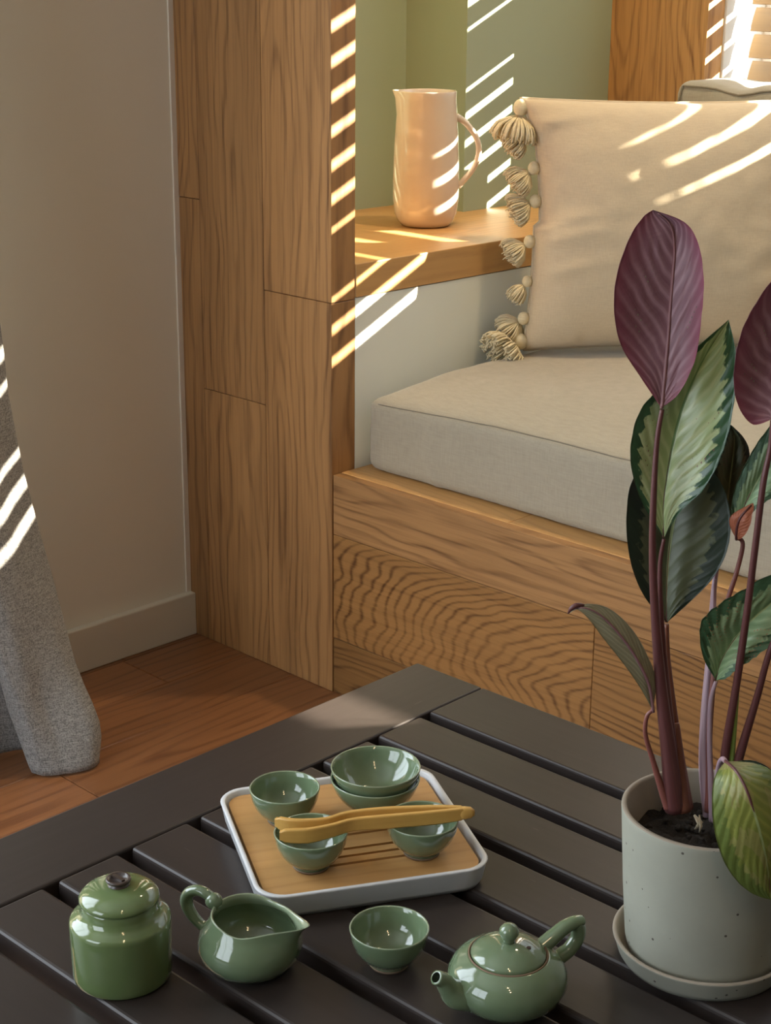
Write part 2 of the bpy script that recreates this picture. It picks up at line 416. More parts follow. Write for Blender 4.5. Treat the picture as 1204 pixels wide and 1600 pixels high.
# floor boards run along Y
fb = MB(); x = XW-.1; 
yy0 = [YB-.1]
while x < XE+.1:
    wd = .125; y = YB-.1-random.random()*.9
    while y < YP+.1:
        L = random.uniform(1.0, 1.7); a = max(y, YB-.1); b_ = min(y+L, YP+.08)
        if b_ > a: fb.box((x+.0006, a+.0006, -.02), (x+wd-.0006, b_-.0006, 0), 1)
        y += L
    x += wd
fb.box((XW-.1, YB-.1, -.06), (XE+.1, 3.1, -.021), 1)
struct(fb.build('floor', FLOORM, bevel=.0012, seg=1))
cm = MB(); cm.box((XW-.3, YB-.3, H), (XE+.2, 3.1, H+.08)); struct(cm.build('ceiling', CEILM))
wl = MB(); wl.box((XW-.15, .62, 0), (XW, YP+.03, H)); wl.box((XW-.15, YB-.1, 0), (XW, -.72, H)); wl.box((XW-.15, -.72, 0), (XW, .62, .62)); wl.box((XW-.15, -.72, 2.22), (XW, .62, H))
struct(wl.build('wall_left', WALLW))
fr = MB(); q0, q1 = XW-.11, XW-.06
for a, b_ in (((q0, -.72, .62), (q1, -.67, 2.22)), ((q0, .57, .62), (q1, .62, 2.22)), ((q0, -.72, .62), (q1, .62, .67)), ((q0, -.72, 2.17), (q1, .62, 2.22)), ((q0, -.07, .62), (q1, -.03, 2.22))): fr.box(a, b_)
struct(fr.build('window_4', WHITEF, bevel=.004))
WALLD = paint('wall_taupe', (.30, .27, .23), .6)
bs = MB(); bs.box((XW, YB, 0), (XW+.016, YP, .080)); struct(bs.build('baseboard_left', BASEM, bevel=.002))
# little bead between the wall and the oak panel
bd = MB(); bd.box((XW-.004, YP-.010, .078), (XW+.003, YP+.004, H)); struct(bd.build('trim_1', paint('corner_bead', (.72, .66, .56), .5), bevel=.001))
# wall behind the viewer with a big window opening, right wall
wb = MB(); y0, y1 = YB-.12, YB
wb.box((XW-.15, y0, 0), (-2.05, y1, H)); wb.box((-2.05, y0, 0), (-.65, y1, .55)); wb.box((-2.05, y0, 2.15), (-.65, y1, H)); wb.box((-.65, y0, 0), (XE+.1, y1, H))
struct(wb.build('wall_back', WALLD))
wr = MB(); wr.box((XE, YB, 0), (XE+.1, 3.0, H)); struct(wr.build('wall_right', WALLD))
fr = MB()
for a, b_ in (((-2.05, -1.78, .55), (-2.0, -1.72, 2.15)), ((-.70, -1.78, .55), (-.65, -1.72, 2.15)), ((-2.05, -1.78, .55), (-.65, -1.72, .60)), ((-2.05, -1.78, 2.10), (-.65, -1.72, 2.15)), ((-1.37, -1.78, .55), (-1.33, -1.72, 2.15))): fr.box(a, b_)
struct(fr.build('window_2', WHITEF, bevel=.004))

# oak panel: planks run vertically on the front face and on the reveal
pm = MB()
zf = [0, .372, .378+.0]     # dummy
cols = [(XW+.001, -2.1425, [0, .786, 1.9, H]), (-2.1425, -1.984, [0, .4655, 1.62, H]), (-1.984, XR, [0, .657, 1.75, H])]
pz = {}
for ci, (xa, xb, zs) in enumerate(cols):
    for za, zb in zip(zs, zs[1:]):
        vc = {0: xa-.04, 1: (xa+xb)/2+.012, 2: (xa+xb)/2-.045}[ci]
        uc = {(0, 0): .5, (0, .786): 1.2, (1, 0): .2, (1, .4655): .78, (2, 0): .35, (2, .657): .80}.get((ci, za), 1.9)
        pm.box((xa+.0005, YP, za+.0005), (xb-.0005, YN-.0, zb-.0005), 2, gp=(vc, uc, random.random()))
pn = pm.build('trim_2', OAKP, bevel=.0008, seg=1); struct(pn)

# half wall, sill, niche
hw = MB(); hw.box((XD-.1, YN, 0), (XR, YW+.1, .659)); struct(hw.build('wall_half', WALLN))
sl = MB(); sl.box((XD-.05, YN, .660), (XR+.0015, YC+.0, ZS), 1, gp=(XR-.1, 2.0, .55)); struct(sl.build('trim_3', OAKS, bevel=.0015))
nw = MB()
nw.box((XD-.1, YN, ZS), (XD, YG, H)); nw.box((XD-.1, YG, ZS), (XG, YC+.1, H)); 
nw.box((XD-.1, YN-.045, ZS), (XW-.003, YN, H))
struct(nw.build('wall_niche', WALLG))
# oak column beside the window
cl = MB()
cl.box((XG, YC, ZS-.05), (XG+.118, YW, H), 2, gp=(XG+.03, 1.4, .6)); cl.box((XG+.1185, YC, ZS-.05), (XC, YW, H), 2, gp=(XC-.14, .7, .5))
struct(cl.build('trim_4', OAKC, bevel=.0008, seg=1))
# window wall: below and above the openings, pier before the side window added for the sun patch, right part
ww = MB()
XM, XM2, XN2 = -.02, .035, .367
zo0, zo1 = .86, 2.25
ww.box((XC-.3, YW, 0), (XE+.1, YW+.22, zo0)); ww.box((XC-.3, YW, zo1), (XE+.1, YW+.22, H))
ww.box((XG-.2, YW, zo0), (XC, YW+.22, zo1)); ww.box((XM, YW, zo0), (XM2, YW+.22, zo1)); ww.box((XN2, YW, zo0), (XE+.1, YW+.22, zo1))
struct(ww.build('wall_window', paint('window_wall_paint', (.72, .71, .68), .5)))
def window(n, xa, xb):
    f_ = MB(); e = .045
    f_.box((xa, YW+.14, zo0), (xa+e, YW+.20, zo1)); f_.box((xb-e, YW+.14, zo0), (xb, YW+.20, zo1))
    f_.box((xa, YW+.14, zo0), (xb, YW+.20, zo0+e)); f_.box((xa, YW+.14, zo1-e), (xb, YW+.20, zo1))
    return struct(f_.build(n, WHITEF, bevel=.003))
window('window_1', XC, XM); window('added_side_window', XM2, XN2)  # the narrow side window is added, unseen, to pass the table's sun patch
# white jamb lining of the reveal, after the oak
jm = MB(); jm.box((XC, YW+.0005, zo0), (XC+.004, YW+.14, zo1)); struct(jm.build('trim_5', paint('jamb_white', (.60, .60, .58), .5), bevel=.001))

# venetian blinds
def blind(name, label, xa, xb, zb, tilt, skip=None, odd=None, hw0=.0235, shift={}):
    yb = YW+.060; root = thing(name, ((xa+xb)/2, yb, zb), label, 'blind')
    m_ = MB(); k = 0; z = zb; pitch = .0505
    while z < zo1-.05:
        t = tilt; hw_ = hw0
        if odd and k in odd: t = odd[k]; hw_ = .0262
        cs, sn = math.cos(t), math.sin(t); zk = z+shift.get(k, 0); yk = yb-(.009 if k in shift else 0)
        n = 6; P = []
        for j in range(n+1):
            q = (j/n*2-1); cv = .0018*(1-q*q)
            yy = yk + q*hw_*cs - cv*sn; zz = zk + q*hw_*sn + cv*cs
            P.append((yy, zz))
        rr = random.random(); gp = (0, (xa+xb)/2, rr)
        T = [[m_.vert((xx, yy, zz), (xx, i*.008, 0), gp) for i, (yy, zz) in enumerate(P)] for xx in (xa, xb)]
        B = [[m_.vert((xx, yy+.0025*sn, zz-.0025*cs), (xx, i*.008+.1, 0), gp) for i, (yy, zz) in enumerate(P)] for xx in (xa, xb)]
        for i in range(n):
            m_.face((T[0][i], T[1][i], T[1][i+1], T[0][i+1]), 0, True); m_.face((B[0][i], B[0][i+1], B[1][i+1], B[1][i]), 0, True)
            for e in (0, 1): m_.face((T[e][i], T[e][i+1], B[e][i+1], B[e][i]), 0)
        for i in (0, n): m_.face((T[0][i], T[1][i], B[1][i], B[0][i]), 0)
        z += pitch; k += 1
    m_.build('slats', SLATM, root, origin=root.location)
    hr = MB(); hr.box((xa, yb-.025, zo1-.045), (xb, yb+.025, zo1-.002), 0); hr.build('head_rail', SLATM, root, bevel=.003, origin=root.location)
    cdm = MB()
    for xx in (xa+(xb-xa)*.09, (xa+xb)/2, xb-(xb-xa)*.09):
        cdm = MB(); cdm.tube([(xx, yb, zb-.03), (xx, yb, zo1-.04)], .0012, 6); cdm.build('ladder_cord', TASM, root, origin=root.location)
    br = MB(); br.box((xa, yb-.022, zb-.036), (xb, yb+.022, zb-.022), 0); br.build('bottom_rail', SLATM, root, bevel=.003, origin=root.location)
    return root
ZB0 = 1.0125-2*.0505
blind('venetian_blind', 'wooden slat blind hanging in the window above the grey back cushion', XC+.027, XM-.01, ZB0, math.radians(69), odd={6: math.radians(87), 7: math.radians(87)})
blind('venetian_blind', 'closed slat blind in the added side window, one slat raised to shape the sun patch on the table', XM2+.004, XN2-.004, ZB0+.022, math.radians(88), hw0=.0262, shift={5: .031})

# ================================================================== WINDOW SEAT
bn = thing('window_seat', (0, 2.3, 0), 'oak plank window seat base under the linen cushion, beside the tall oak panel', 'bench')
XS1 = 1.2
fp = MB()
def zat(p): return ony(p, YP).z
z2 = .279; z1 = .098
xj = ony((922, 1080), YP).x
xj0 = -.2
rows = [((XR+.0005, xj0), (z2, ZP-.0)), ((xj0, XS1), (z2, ZP)), ((XR+.0005, xj), (z1, z2)), ((xj, XS1), (z1, z2)), ((XR+.0005, -.9), (0, z1)), ((-.9, XS1), (0, z1))]
for i, ((xa, xb), (za, zb)) in enumerate(rows):
    gp = {0: (.36, -1.1, .75), 2: (.125, -1.06, .6), 3: (.05, -1.5, .45), 4: (.02, -1.3, -.6)}.get(i, (za, xa, random.random()))
    fp.box((xa+.0004, YP+.002, za+.0004), (xb-.0004, YP+.020, zb-.0004), 0, gp=gp, st={0: .6, 2: 0, 3: .6, 4: .8}.get(i, .9))
fp.mi = [1 if k < 12 else 0 for k in range(len(fp.mi))]
fp.build('front_panel', [OAKB, OAKP], bn, bevel=.0007, origin=bn.location, seg=1)
tp = MB()
jx = ony((800, 815), 1.77).x
tp.box((XR+.0005, YP+.0205, ZP-.018), (jx-.0004, 2.0, ZP), 0); tp.box((jx+.0004, YP+.0205, ZP-.018), (XS1, 2.0, ZP), 0); tp.box((XR+.0005, 2.0005, ZP-.018), (XS1, YW-.001, ZP), 0)
tp.build('seat_board', OAKS, bn, bevel=.0007, origin=bn.location, seg=1)

def rbox(lo, hi, r, seg=(40, 30, 8), fn=None):
    lo = Vector(lo); hi = Vector(hi); c = (lo+hi)/2; h = (hi-lo)/2; bm = bmesh.new(); m_ = MB()
    def sph(p):
        q = Vector([max(-(h[i]-r), min(h[i]-r, p[i])) for i in range(3)]); d = p-q
        return q + d.normalized()*r if d.length > 1e-9 else p
    cache = {}
    def add(p):
        k = (round(p.x, 6), round(p.y, 6), round(p.z, 6))
        if k in cache: return cache[k]
        q = sph(p)+c
        nn = (q-c); nn = Vector((nn.x/h.x**1, nn.y/h.y, nn.z/h.z))
        if fn: q = fn(q, nn)
        cache[k] = m_.vert(q); return cache[k]
    def lin(n, hh): 
        # denser at borders
        return [hh*math.sin((i/n-.5)*PI)*.35 + hh*(2*i/n-1)*.65 for i in range(n+1)]
    for ax in range(3):
        o = [i for i in range(3) if i != ax]; A = lin(seg[o[0]], h[o[0]]); B = lin(seg[o[1]], h[o[1]])
        for sgn in (-1, 1):
            for i in range(len(A)-1):
                for j in range(len(B)-1):
                    ids = []
                    for a, b_ in ((A[i], B[j]), (A[i+1], B[j]), (A[i+1], B[j+1]), (A[i], B[j+1])):
                        p = Vector((0, 0, 0)); p[ax] = sgn*h[ax]; p[o[0]] = a; p[o[1]] = b_; ids.append(add(p))
                    flip = (sgn > 0) ^ (ax == 1)
                    m_.face(ids if flip else ids[::-1], 0, True)
    return m_
ZC = .499
def cushfn(q, n):
    if n.z > .2:
        q.z += .012*max(0, 1-abs(n.x)**6)+.025*max(0, 1-max(0, n.y+.62)**2*0-max(0, (-n.y-.55)/.45)**2*1.0)*max(0, 1-max(0, (-n.x-.965)/.035)**2) if n.y < .98 else 0
        q.z += .0035*noise.noise(Vector((q.x*5, q.y*7, 1)))+.0012*noise.noise(Vector((q.x*22, q.y*14, 4)))
        # long soft creases
        for (ya, xs, sl) in ((2.02, -1.62, .9), (1.98, -1.33, .8)):
            d = (q.x-xs) + sl*(ya-q.y)*-1 + .02*math.sin(q.y*9)
            q.z += .0028*math.exp(-(d/.012)**2)*math.exp(-((q.y-ya)/.16)**2)
    if n.y < -.5:
        q.y += .004*noise.noise(Vector((q.x*9, q.z*12, 2)))+.002*noise.noise(Vector((q.x*40, q.z*6, 7)))
        q.y -= .003*math.exp(-((q.x+1.665+.01*math.sin(q.z*60))/.006)**2)*(1 if q.z < .47 else 0)
    if n.x < -.8: q.x += .006*noise.noise(Vector((q.y*14, q.z*26, 3)))
    return q
sc_ = thing('seat_cushion', (-.3, 2.2, ZP), 'long beige linen seat cushion lying on the oak window seat', 'cushion')
cu = rbox((-1.806, 1.800, ZP+.001), (1.15, 2.66, ZC), .016, (200, 70, 12), cushfn)
cu.build('cushion_body', LINEN, sc_, origin=sc_.location)
sm_ = MB(); pts = []
for i in range(120):
    xx = -1.782+i*(1.1+1.782)/119; pts.append((xx, 1.8015+.003*noise.noise(Vector((xx*6, 0, 9))), ZC-.0055+.012*min(1, i/10)+.0012*noise.noise(Vector((xx*20, 3, 1)))))
sm_.tube(pts, .0011, 6); 
sm_.build('seam', SEAM, sc_, origin=sc_.location)
# back cushion
def bcf(q, n):
    q.y -= .02*max(0, 1-n.x**4)*(1-n.z*n.z)*(1 if n.y < 0 else 0)
    q.z += .006*noise.noise(Vector((q.x*6, q.y*5, 2)))
    q += Vector((0, .004, .003))*noise.noise(Vector((q.x*16, q.z*14, 5)))
    d = abs(q.x+1.70)
    if n.z > .5: q.z -= .010*math.exp(-(d/.035)**2)*(1 if n.y < .2 else .3)
    return q
bc = thing('back_cushion', (-1.2, 2.74, ZC), 'grey linen back cushion against the window, behind the tasselled pillow', 'cushion')
bcb = rbox((-1.842, 2.64, ZC+.042), (-.35, 2.775, .958), .024, (90, 10, 26), bcf)
bcb.build('cushion_body', LINENG, bc, origin=bc.location)
sm_ = MB(); pts = []
for i in range(60):
    xx = -1.822+i*1.45/59
    pts.append((xx, 2.642+.004*noise.noise(Vector((xx*12, 1, 1))), .948-.010*math.exp(-((xx+1.70)/.04)**2)+.002*noise.noise(Vector((xx*15, 0, 0)))))
sm_.tube(pts, .0022, 6); sm_.tube([(-1.822, 2.640, .948), (-1.826, 2.636, .92), (-1.838, 2.634, .88), (-1.842, 2.640, .8)], .0020, 6, smoothn=5)
sm_.build('piping', SEAM, bc, origin=bc.location)

# tasselled pillow
PANG, LEANA, LEANB = 50, 4, 8
pe1 = Vector((math.cos(math.radians(PANG)), math.sin(math.radians(PANG)), 0)); lean = math.radians(LEANA)
pn0 = Vector((pe1.y, -pe1.x, 0)); pup = (Vector((0, 0, 1))*math.cos(lean) - pn0*math.sin(lean)); pn_ = pn0*math.cos(lean)+Vector((0, 0, 1))*math.sin(lean)
PB = onz((817, 553), .526) + Vector((0, 0, .0075))
PW, PH = .50, .417
zv0 = Vector((0, 0, 1))
pc = PB + pe1*PW/2 + pup*PH/2
pil = thing('pillow', PB+pe1*PW/2, 'cream cotton pillow with yarn tassels standing before the grey back cushion', 'pillow')
def pillow_pt(a, b, sd):
    # a,b in -1..1
    ea = 1-abs(a); eb = 1-abs(b)
    A = a*(1-.075*(1-b*b)*(1.25 if b > 0 else .75)) ; B = b*(1-.035*(1-a*a))
    if a < 0 and b > .6: A -= .055*((b-.6)/.4)**1.5*(-a)**3
    th = .092*(max(0, 1-a*a)*max(0, 1-b*b))**.40
    wr = .003*noise.noise(Vector((a*3+5, b*3, sd)))+.002*noise.noise(Vector((a*7, b*7, sd+3)))
    # folds running in from the left edge
    fold = 0
    if sd > 0:
        for (bb, amp) in ((-.12, .009), (.02, .007), (-.38, .008), (.80, .008)):
            fold += amp*math.exp(-((b-bb-.25*(a+1))/.05)**2)*math.exp(-((a+1)/.28)**1.5)
        for (aa, amp) in ((.35, .005), (.55, .004), (-.05, .002)):
            fold += amp*math.exp(-((a-aa-.35*(b-1))/.045)**2)*math.exp(-((1-b)/.25)**1.4)
        for (aa, amp) in ((-.62, .010),):
            fold -= amp*math.exp(-((a-aa)/.035)**2)*math.exp(-((b+1)/.08)**1.5)
    ed = min(1, min(ea, eb)*9)
    z = (th + (wr+fold)*ed)*sd
    if sd < 0: z *= .25
    la = math.radians(LEANA + (LEANB-LEANA)*(a+1)/2)
    up_ = zv0*math.cos(la) - pn0*math.sin(la); nn_ = pn0*math.cos(la)+zv0*math.sin(la)
    return PB + pe1*((A+1)*PW/2) + up_*((B+1)*PH/2) + nn_*(z + .002*sd)
N = 72
pmb = MB()
for sd in (1, -1):
    P = [[pillow_pt(math.sin(PI/2*(2*i/N-1))*.6+(2*i/N-1)*.4, math.sin(PI/2*(2*j/N-1))*.6+(2*j/N-1)*.4, sd) for i in range(N+1)] for j in range(N+1)]
    pmb.grid(P, flip=(sd < 0))
    if sd == 1: rim1 = [P[0][i] for i in range(N+1)]+[P[j][N] for j in range(1, N+1)]+[P[N][i] for i in range(N-1, -1, -1)]+[P[j][0] for j in range(N-1, 0, -1)]
# welt closing the two faces
rim = [p - pn_*.002 for p in rim1]
pmb.tube(rim+[rim[0]], .0026, 6, cap=False)
pmb.build('cover', PILM, pil, origin=pil.location)
def tassel(parent, at, direc, size, nst=150, ball=True, spread=.75):
    at = Vector(at); d = Vector(direc).normalized()
    a = d.cross(Vector((0, 0, 1)));  a = a.normalized() if a.length > .1 else Vector((1, 0, 0)); b_ = d.cross(a)
    m_ = MB()
    # knot
    m_.sphere(at, size*.28, 14, 9, sc=(1, 1, 1.1))
    c0 = at + d*size*.28
    for k in range(nst):
        ph = random.uniform(0, 2*PI); rr = math.sqrt(random.random())*spread
        out = (a*math.cos(ph)+b_*math.sin(ph))
        L = size*random.uniform(.85, 1.1)
        p0 = c0 + out*size*.06
        p1 = c0 + d*L*.35 + out*size*rr*.75
        p2 = c0 + d*L*.78 + out*size*rr*.92
        p3 = c0 + d*L*(1.0-.25*rr) + out*size*rr*.80 + Vector([random.uniform(-1, 1)*size*.09 for _ in range(3)])
        m_.tube([p0, p1, p2, p3], [size*.030, size*.040, size*.036, size*.022], 4, smoothn=2)
    o = m_.build('tassel', TASM, parent, origin=tuple(getloc(parent)))
    return o
def pillow_left(b): return pillow_pt(-1, b, 0)
tl = [((806, 170), (.02, -.92), .040, (-.15, -.05, -1), 1.05), (.74, .032, (-.6, -.6, -.75), .8), (.46, .033, (-.6, -.6, -.75), .85), (.20, .033, (-.7, -.7, -.45), .85),
      (-.12, .032, (-.6, -.6, -.55), .8), (-.44, .028, (-.5, -.5, -.9), .6), (-.74, .032, (-.6, -.2, -.55), .9), (-.93, .040, (-.2, -.8, -.45), 1.15)]
for tt in tl:
    if len(tt) == 5: at = pillow_pt(-1, .93, 0) - pe1*.006; s_, dr, spd = tt[2:]
    else: at = pillow_pt(-1, tt[0], 0) - pe1*.008 + pn_*.004; s_, dr, spd = tt[1:]
    if at.z < ZS+.03: at.x = max(at.x, XR+.026)
    tassel(pil, at, dr, s_*1.15, 200, spread=spd)

# pitcher on the sill
pc0 = onz((664, 352), ZS)
pt = thing('pitcher', (pc0.x, pc0.y, ZS), 'tall cream glazed pitcher standing on the oak sill', 'pitcher')
R = .0585
prof = [(0, .001), (.035, .0), (.044, .002), (.050, .010), (.0555, .022), (.0585, .045), (.0592, .08), (.0580, .12), (.0560, .16), (.0535, .195), (.0515, .222), (.0518, .2335), (.0512, .2355), (.0495, .2345), (.0490, .222), (.051, .19), (.054, .12), (.054, .06), (.045, .015), (0, .012)]
m_ = MB(); m_.lathe(prof, 72, pt.location)
sa = math.atan2(-_r.y, -_r.x)   # spout points to the viewer's left
for i, v in enumerate(m_.v):
    d = Vector(v)-pt.location; 
    if d.z > .19 and d.xy.length > .03:
        ang = (math.atan2(d.y, d.x)-sa+PI) % (2*PI)-PI
        k = ((d.z-.19)/.045)**2*math.exp(-(ang/.30)**2)
        m_.v[i] = tuple(Vector(v)+Vector((math.cos(sa)*.010*k, math.sin(sa)*.010*k, .001*k)))
m_.build('body', CREAM, pt, origin=pt.location)
hd = Vector((_r.x, _r.y, 0)).normalized()
L0 = Vector(pt.location)
h_ = MB(); h_.tube([L0+hd*.051+Vector((0, 0, .205)), L0+hd*.070+Vector((0, 0, .192)), L0+hd*.088+Vector((0, 0, .168)), L0+hd*.093+Vector((0, 0, .142)), L0+hd*.083+Vector((0, 0, .113)), L0+hd*.058+Vector((0, 0, .083))],
       [.0062, .0055, .0052, .0052, .0052, .0058], 14, smoothn=6, flat=(1, 1.3))
h_.v = [(a_, b_, c_-.013) for a_, b_, c_ in h_.v]
h_.build('handle', CREAM, pt, origin=pt.location)

# ================================================================== CURTAIN
cu_ = thing('curtain', (-1.99, 1.15, 0), 'grey tweed curtain pooling on the floor by the cream wall', 'curtain')
hem = [(-1.882, 1.304), (-1.873, 1.28), (-1.886, 1.247), (-1.907, 1.219), (-1.932, 1.222), (-1.960, 1.256), (-1.992, 1.258), (-2.012, 1.225), (-2.03, 1.17), (-1.99, 1.12), (-1.955, 1.06), (-2.03, 1.0), (-2.06, .93), (-1.98, .88), (-2.0, .80)]
top = [(-2.062, 1.205), (-2.055, 1.18), (-2.045, 1.155), (-2.055, 1.13), (-2.075, 1.12), (-2.085, 1.10), (-2.075, 1.08), (-2.06, 1.06), (-2.075, 1.04), (-2.09, 1.02), (-2.07, 1.0), (-2.055, .98), (-2.08, .96), (-2.09, .94), (-2.07, .90)]
T = [i/150 for i in range(151)]
hb = crs([(x, y, 0) for x, y in hem], T); tb = crs([(x, y, 0) for x, y in top], T)
edge = [((158, 1178), .022), ((150, 1120), .07), ((122, 1040), .0), ((90, 925), 0), ((62, 815), 0), ((28, 710), 0), ((12, 620), 0), ((0, 500), 0), ((-28, 300), 0)]
# edge path: world points of the free edge for given heights
eh = [(0.012, hb[0]), (.05, Vector((-1.895, 1.318, 0))), (.12, onx((120, 1040), -1.945)), (.20, onx((97, 950), -1.985)), (.30, onx((70, 845), -2.02)), (.42, onx((36, 745), -2.04)), (.55, onx((14, 640), -2.05)), (.68, onx((-2, 500), -2.055)), (1.2, tb[0])]
def edge_at(z):
    for (za, a), (zb, b_) in zip(eh, eh[1:]):
        if z <= zb: t = max(0, (z-za)/(zb-za)); return Vector((a.x*(1-t)+b_.x*t, a.y*(1-t)+b_.y*t, 0))
    return Vector((eh[-1][1].x, eh[-1][1].y, 0))
zs_ = [0.004, .012, .024, .04, .06, .085, .11, .14, .18, .22, .27, .32, .37, .43, .49, .55, .62, .68, .76, .86, .98, 1.2, 1.5, 1.9, 2.3]
P = []
for z in zs_:
    k = min(1, z/.95); k = k**.75; row = []
    e0 = hb[0]*(1-k)+tb[0]*k; de = edge_at(z)-Vector((e0.x, e0.y, 0))
    for i, t in enumerate(T):
        p = hb[i]*(1-k)+tb[i]*k; wgt = math.exp(-(t/.16)**2)
        q = Vector((p.x, p.y, 0))+Vector((de.x, de.y, 0))*wgt
        bulge = .012*math.exp(-((z-.09)/.05)**2)*math.sin(t*31+.5)
        row.append((q.x+bulge*.6+.004*noise.noise(Vector((t*20, z*6, 1))), q.y+bulge*.4+.004*noise.noise(Vector((t*20, z*6, 5))), z+.006*noise.noise(Vector((t*9, z*3, 3)))*(1 if z > .03 else .2)))
    P.append(row)
m_ = MB(); m_.grid(P)
co_ = m_.build('curtain_panel', CURT, cu_, origin=cu_.location)
sol = co_.modifiers.new('thick', 'SOLIDIFY'); sol.thickness = .003; sol.offset = 0
m_ = MB(); m_.tube([(-2.09, .55, 2.32), (-2.09, 1.35, 2.32)], .012, 12); rd = m_.build('curtain_rod', KNOBM, cu_, origin=cu_.location)

# ================================================================== TABLE
ZT = .38
TC = Vector((-1.2130, 1.2935, ZT)); TA = math.radians(.9)
tb_ = thing('coffee_table', (TC.x, TC.y, 0), 'low dark brown slatted coffee table carrying the green tea set', 'table')
tb_.rotation_euler = (0, 0, TA)
# local: x to the right from corner, y toward the viewer is negative
TL, TD = 1.15, 1.10
def tpart(name, boxes, bev=.003, ax=0, seg=3):
    m_ = MB()
    for (a, b_, g) in boxes: m_.box(a, b_, g)
    o = m_.build(name, TABLEM, None, bevel=bev, seg=seg); o.parent = tb_; return o
th = .038
tpart('side_rail', [((0, -TD, ZT-th), (.0995, 0, ZT), 1)])
tpart('side_rail', [((TL-.0995, -TD, ZT-th), (TL, 0, ZT), 1)])
tpart('end_rail', [((.1002, -.0905, ZT-th), (TL-.1002, 0, ZT), 0)])
tpart('end_rail', [((.1002, -TD, ZT-th), (TL-.1002, -TD+.09, ZT), 0)])
ys = -.0905
k = 0
while ys-.0815 > -TD+.09:
    a = ys-.0150; b_ = a-.0668
    tpart('slat', [((.1002, b_, ZT-th), (TL-.1002, a, ZT), 0)], bev=.004)
    ys = b_; k += 1
tpart('apron', [((.02, -TD+.02, ZT-.09), (.045, -.02, ZT-th-.0005), 1), ((TL-.045, -TD+.02, ZT-.09), (TL-.02, -.02, ZT-th-.0005), 1), ((.0455, -.045, ZT-.09), (TL-.0455, -.02, ZT-th-.0005), 0), ((.0455, -TD+.02, ZT-.09), (TL-.0455, -TD+.045, ZT-th-.0005), 0)])
tpart('cross_brace', [((.30, -TD+.046, ZT-.06), (.36, -.046, ZT-th-.0005), 1), ((.80, -TD+.046, ZT-.06), (.86, -.046, ZT-th-.0005), 1)])
for lx in (.047, TL-.107):
    for ly in (-.047, -TD+.107):
        tpart('leg', [((lx, ly-.06, 0), (lx+.06, ly, ZT-th-.0005), 2)])

# ---- tea tray
TU = math.radians(60.6); tu = Vector((math.cos(TU), math.sin(TU), 0)); tv = Vector((-tu.y, tu.x, 0))
tc = Vector((-.9580, .9345, ZT)); TWU, TWV = .2095, .202
def rrect(hx, hy, r, n=8):
    out = []
    for (cx, cy, a0) in ((hx-r, hy-r, 0), (-hx+r, hy-r, PI/2), (-hx+r, -hy+r, PI), (hx-r, -hy+r, 3*PI/2)):
        for k in range(n+1):
            a = a0+PI/2*k/n; out.append((cx+r*math.cos(a), cy+r*math.sin(a)))
    return out
def tw(x, y, z): return tc + tu*x + tv*y + Vector((0, 0, z))
tr = thing('tea_tray', tc, 'white enamel tea tray with slotted bamboo board, holding cups on the dark table', 'tray')
m_ = MB(); hx, hy = TWU/2, TWV/2
lev = [(.014, .000, .02), (.006, .0008, .022), (.003, .006, .024), (.0, .0225, .026), (-.0006, .0238, .026), (.0, .0248, .026), (.0030, .0248, .024), (.0040, .0238, .023), (.0045, .0140, .022), (.006, .006, .022)]
P = [[tw(x, y, z) for x, y in rrect(hx-ins, hy-ins, r)] for ins, z, r in lev]
ids = m_.grid(P, wrap=True); m_.face(ids[0][::-1]); m_.face(ids[-1])
m_.build('tray_body', TRAYM, tr, origin=tc)
# board with slits: planar fill of outer loop with holes
bm = bmesh.new(); loops = [rrect(hx-.0074, hy-.0074, .018)]
for i in range(6):
    y = -.055+i*.0125+ (.0 if i < 3 else .012)
    loops.append([(a, b_) for a, b_ in [(-.050, y-.0019), (.046, y-.0019), (.046, y+.0019), (-.050, y+.0019)]])
edges = []
for lp in loops:
    vs = [bm.verts.new(tw(x, y, .0205)-tc) for x, y in lp]
    for i in range(len(vs)): edges.append(bm.edges.new((vs[i], vs[(i+1) % len(vs)])))
bmesh.ops.triangle_fill(bm, use_beauty=True, use_dissolve=False, edges=edges)
bmesh.ops.recalc_face_normals(bm, faces=bm.faces)
if bm.faces and sum(f.normal.z for f in bm.faces) < 0: bmesh.ops.reverse_faces(bm, faces=bm.faces)
r_ = bmesh.ops.extrude_face_region(bm, geom=list(bm.faces))
bmesh.ops.translate(bm, verts=[v for v in r_['geom'] if isinstance(v, bmesh.types.BMVert)], vec=(0, 0, -.012))
bmesh.ops.recalc_face_normals(bm, faces=bm.faces)
me = bpy.data.meshes.new('bamboo_board'); bm.to_mesh(me); bm.free()
me.materials.append(BAMB)
a_ = me.attributes.new('gc', 'FLOAT_VECTOR', 'POINT'); a_.data.foreach_set('vector', [c for v in me.vertices for c in (Vector(v.co).dot(tu), Vector(v.co).dot(tv)+v.co.z, 0)])
a_ = me.attributes.new('gp', 'FLOAT_VECTOR', 'POINT'); a_.data.foreach_set('vector', [c for v in me.vertices for c in (.03, .5, .5)])
bo = bpy.data.objects.new('bamboo_board', me); COL.objects.link(bo); bo.parent = tr; bo['label'] = 'pale bamboo board with dark slits'
m_ = MB(); P = [tw(x, y, .0088) for x, y in rrect(hx-.0065, hy-.0065, .019)]; ids = [m_.vert(p) for p in P]; m_.face(ids)
P2 = [tw(x, y, .0070) for x, y in rrect(hx-.0065, hy-.0065, .019)]; id2 = [m_.vert(p) for p in P2]; m_.face(id2[::-1])
for i in range(len(ids)): m_.face((ids[i], ids[(i+1) % len(ids)], id2[(i+1) % len(ids)], id2[i])[::-1])
# added near-black sheet, shade under the slits put into its colour
m_.build('slit_shade_plate', GAPSHADE, tr, origin=tc)

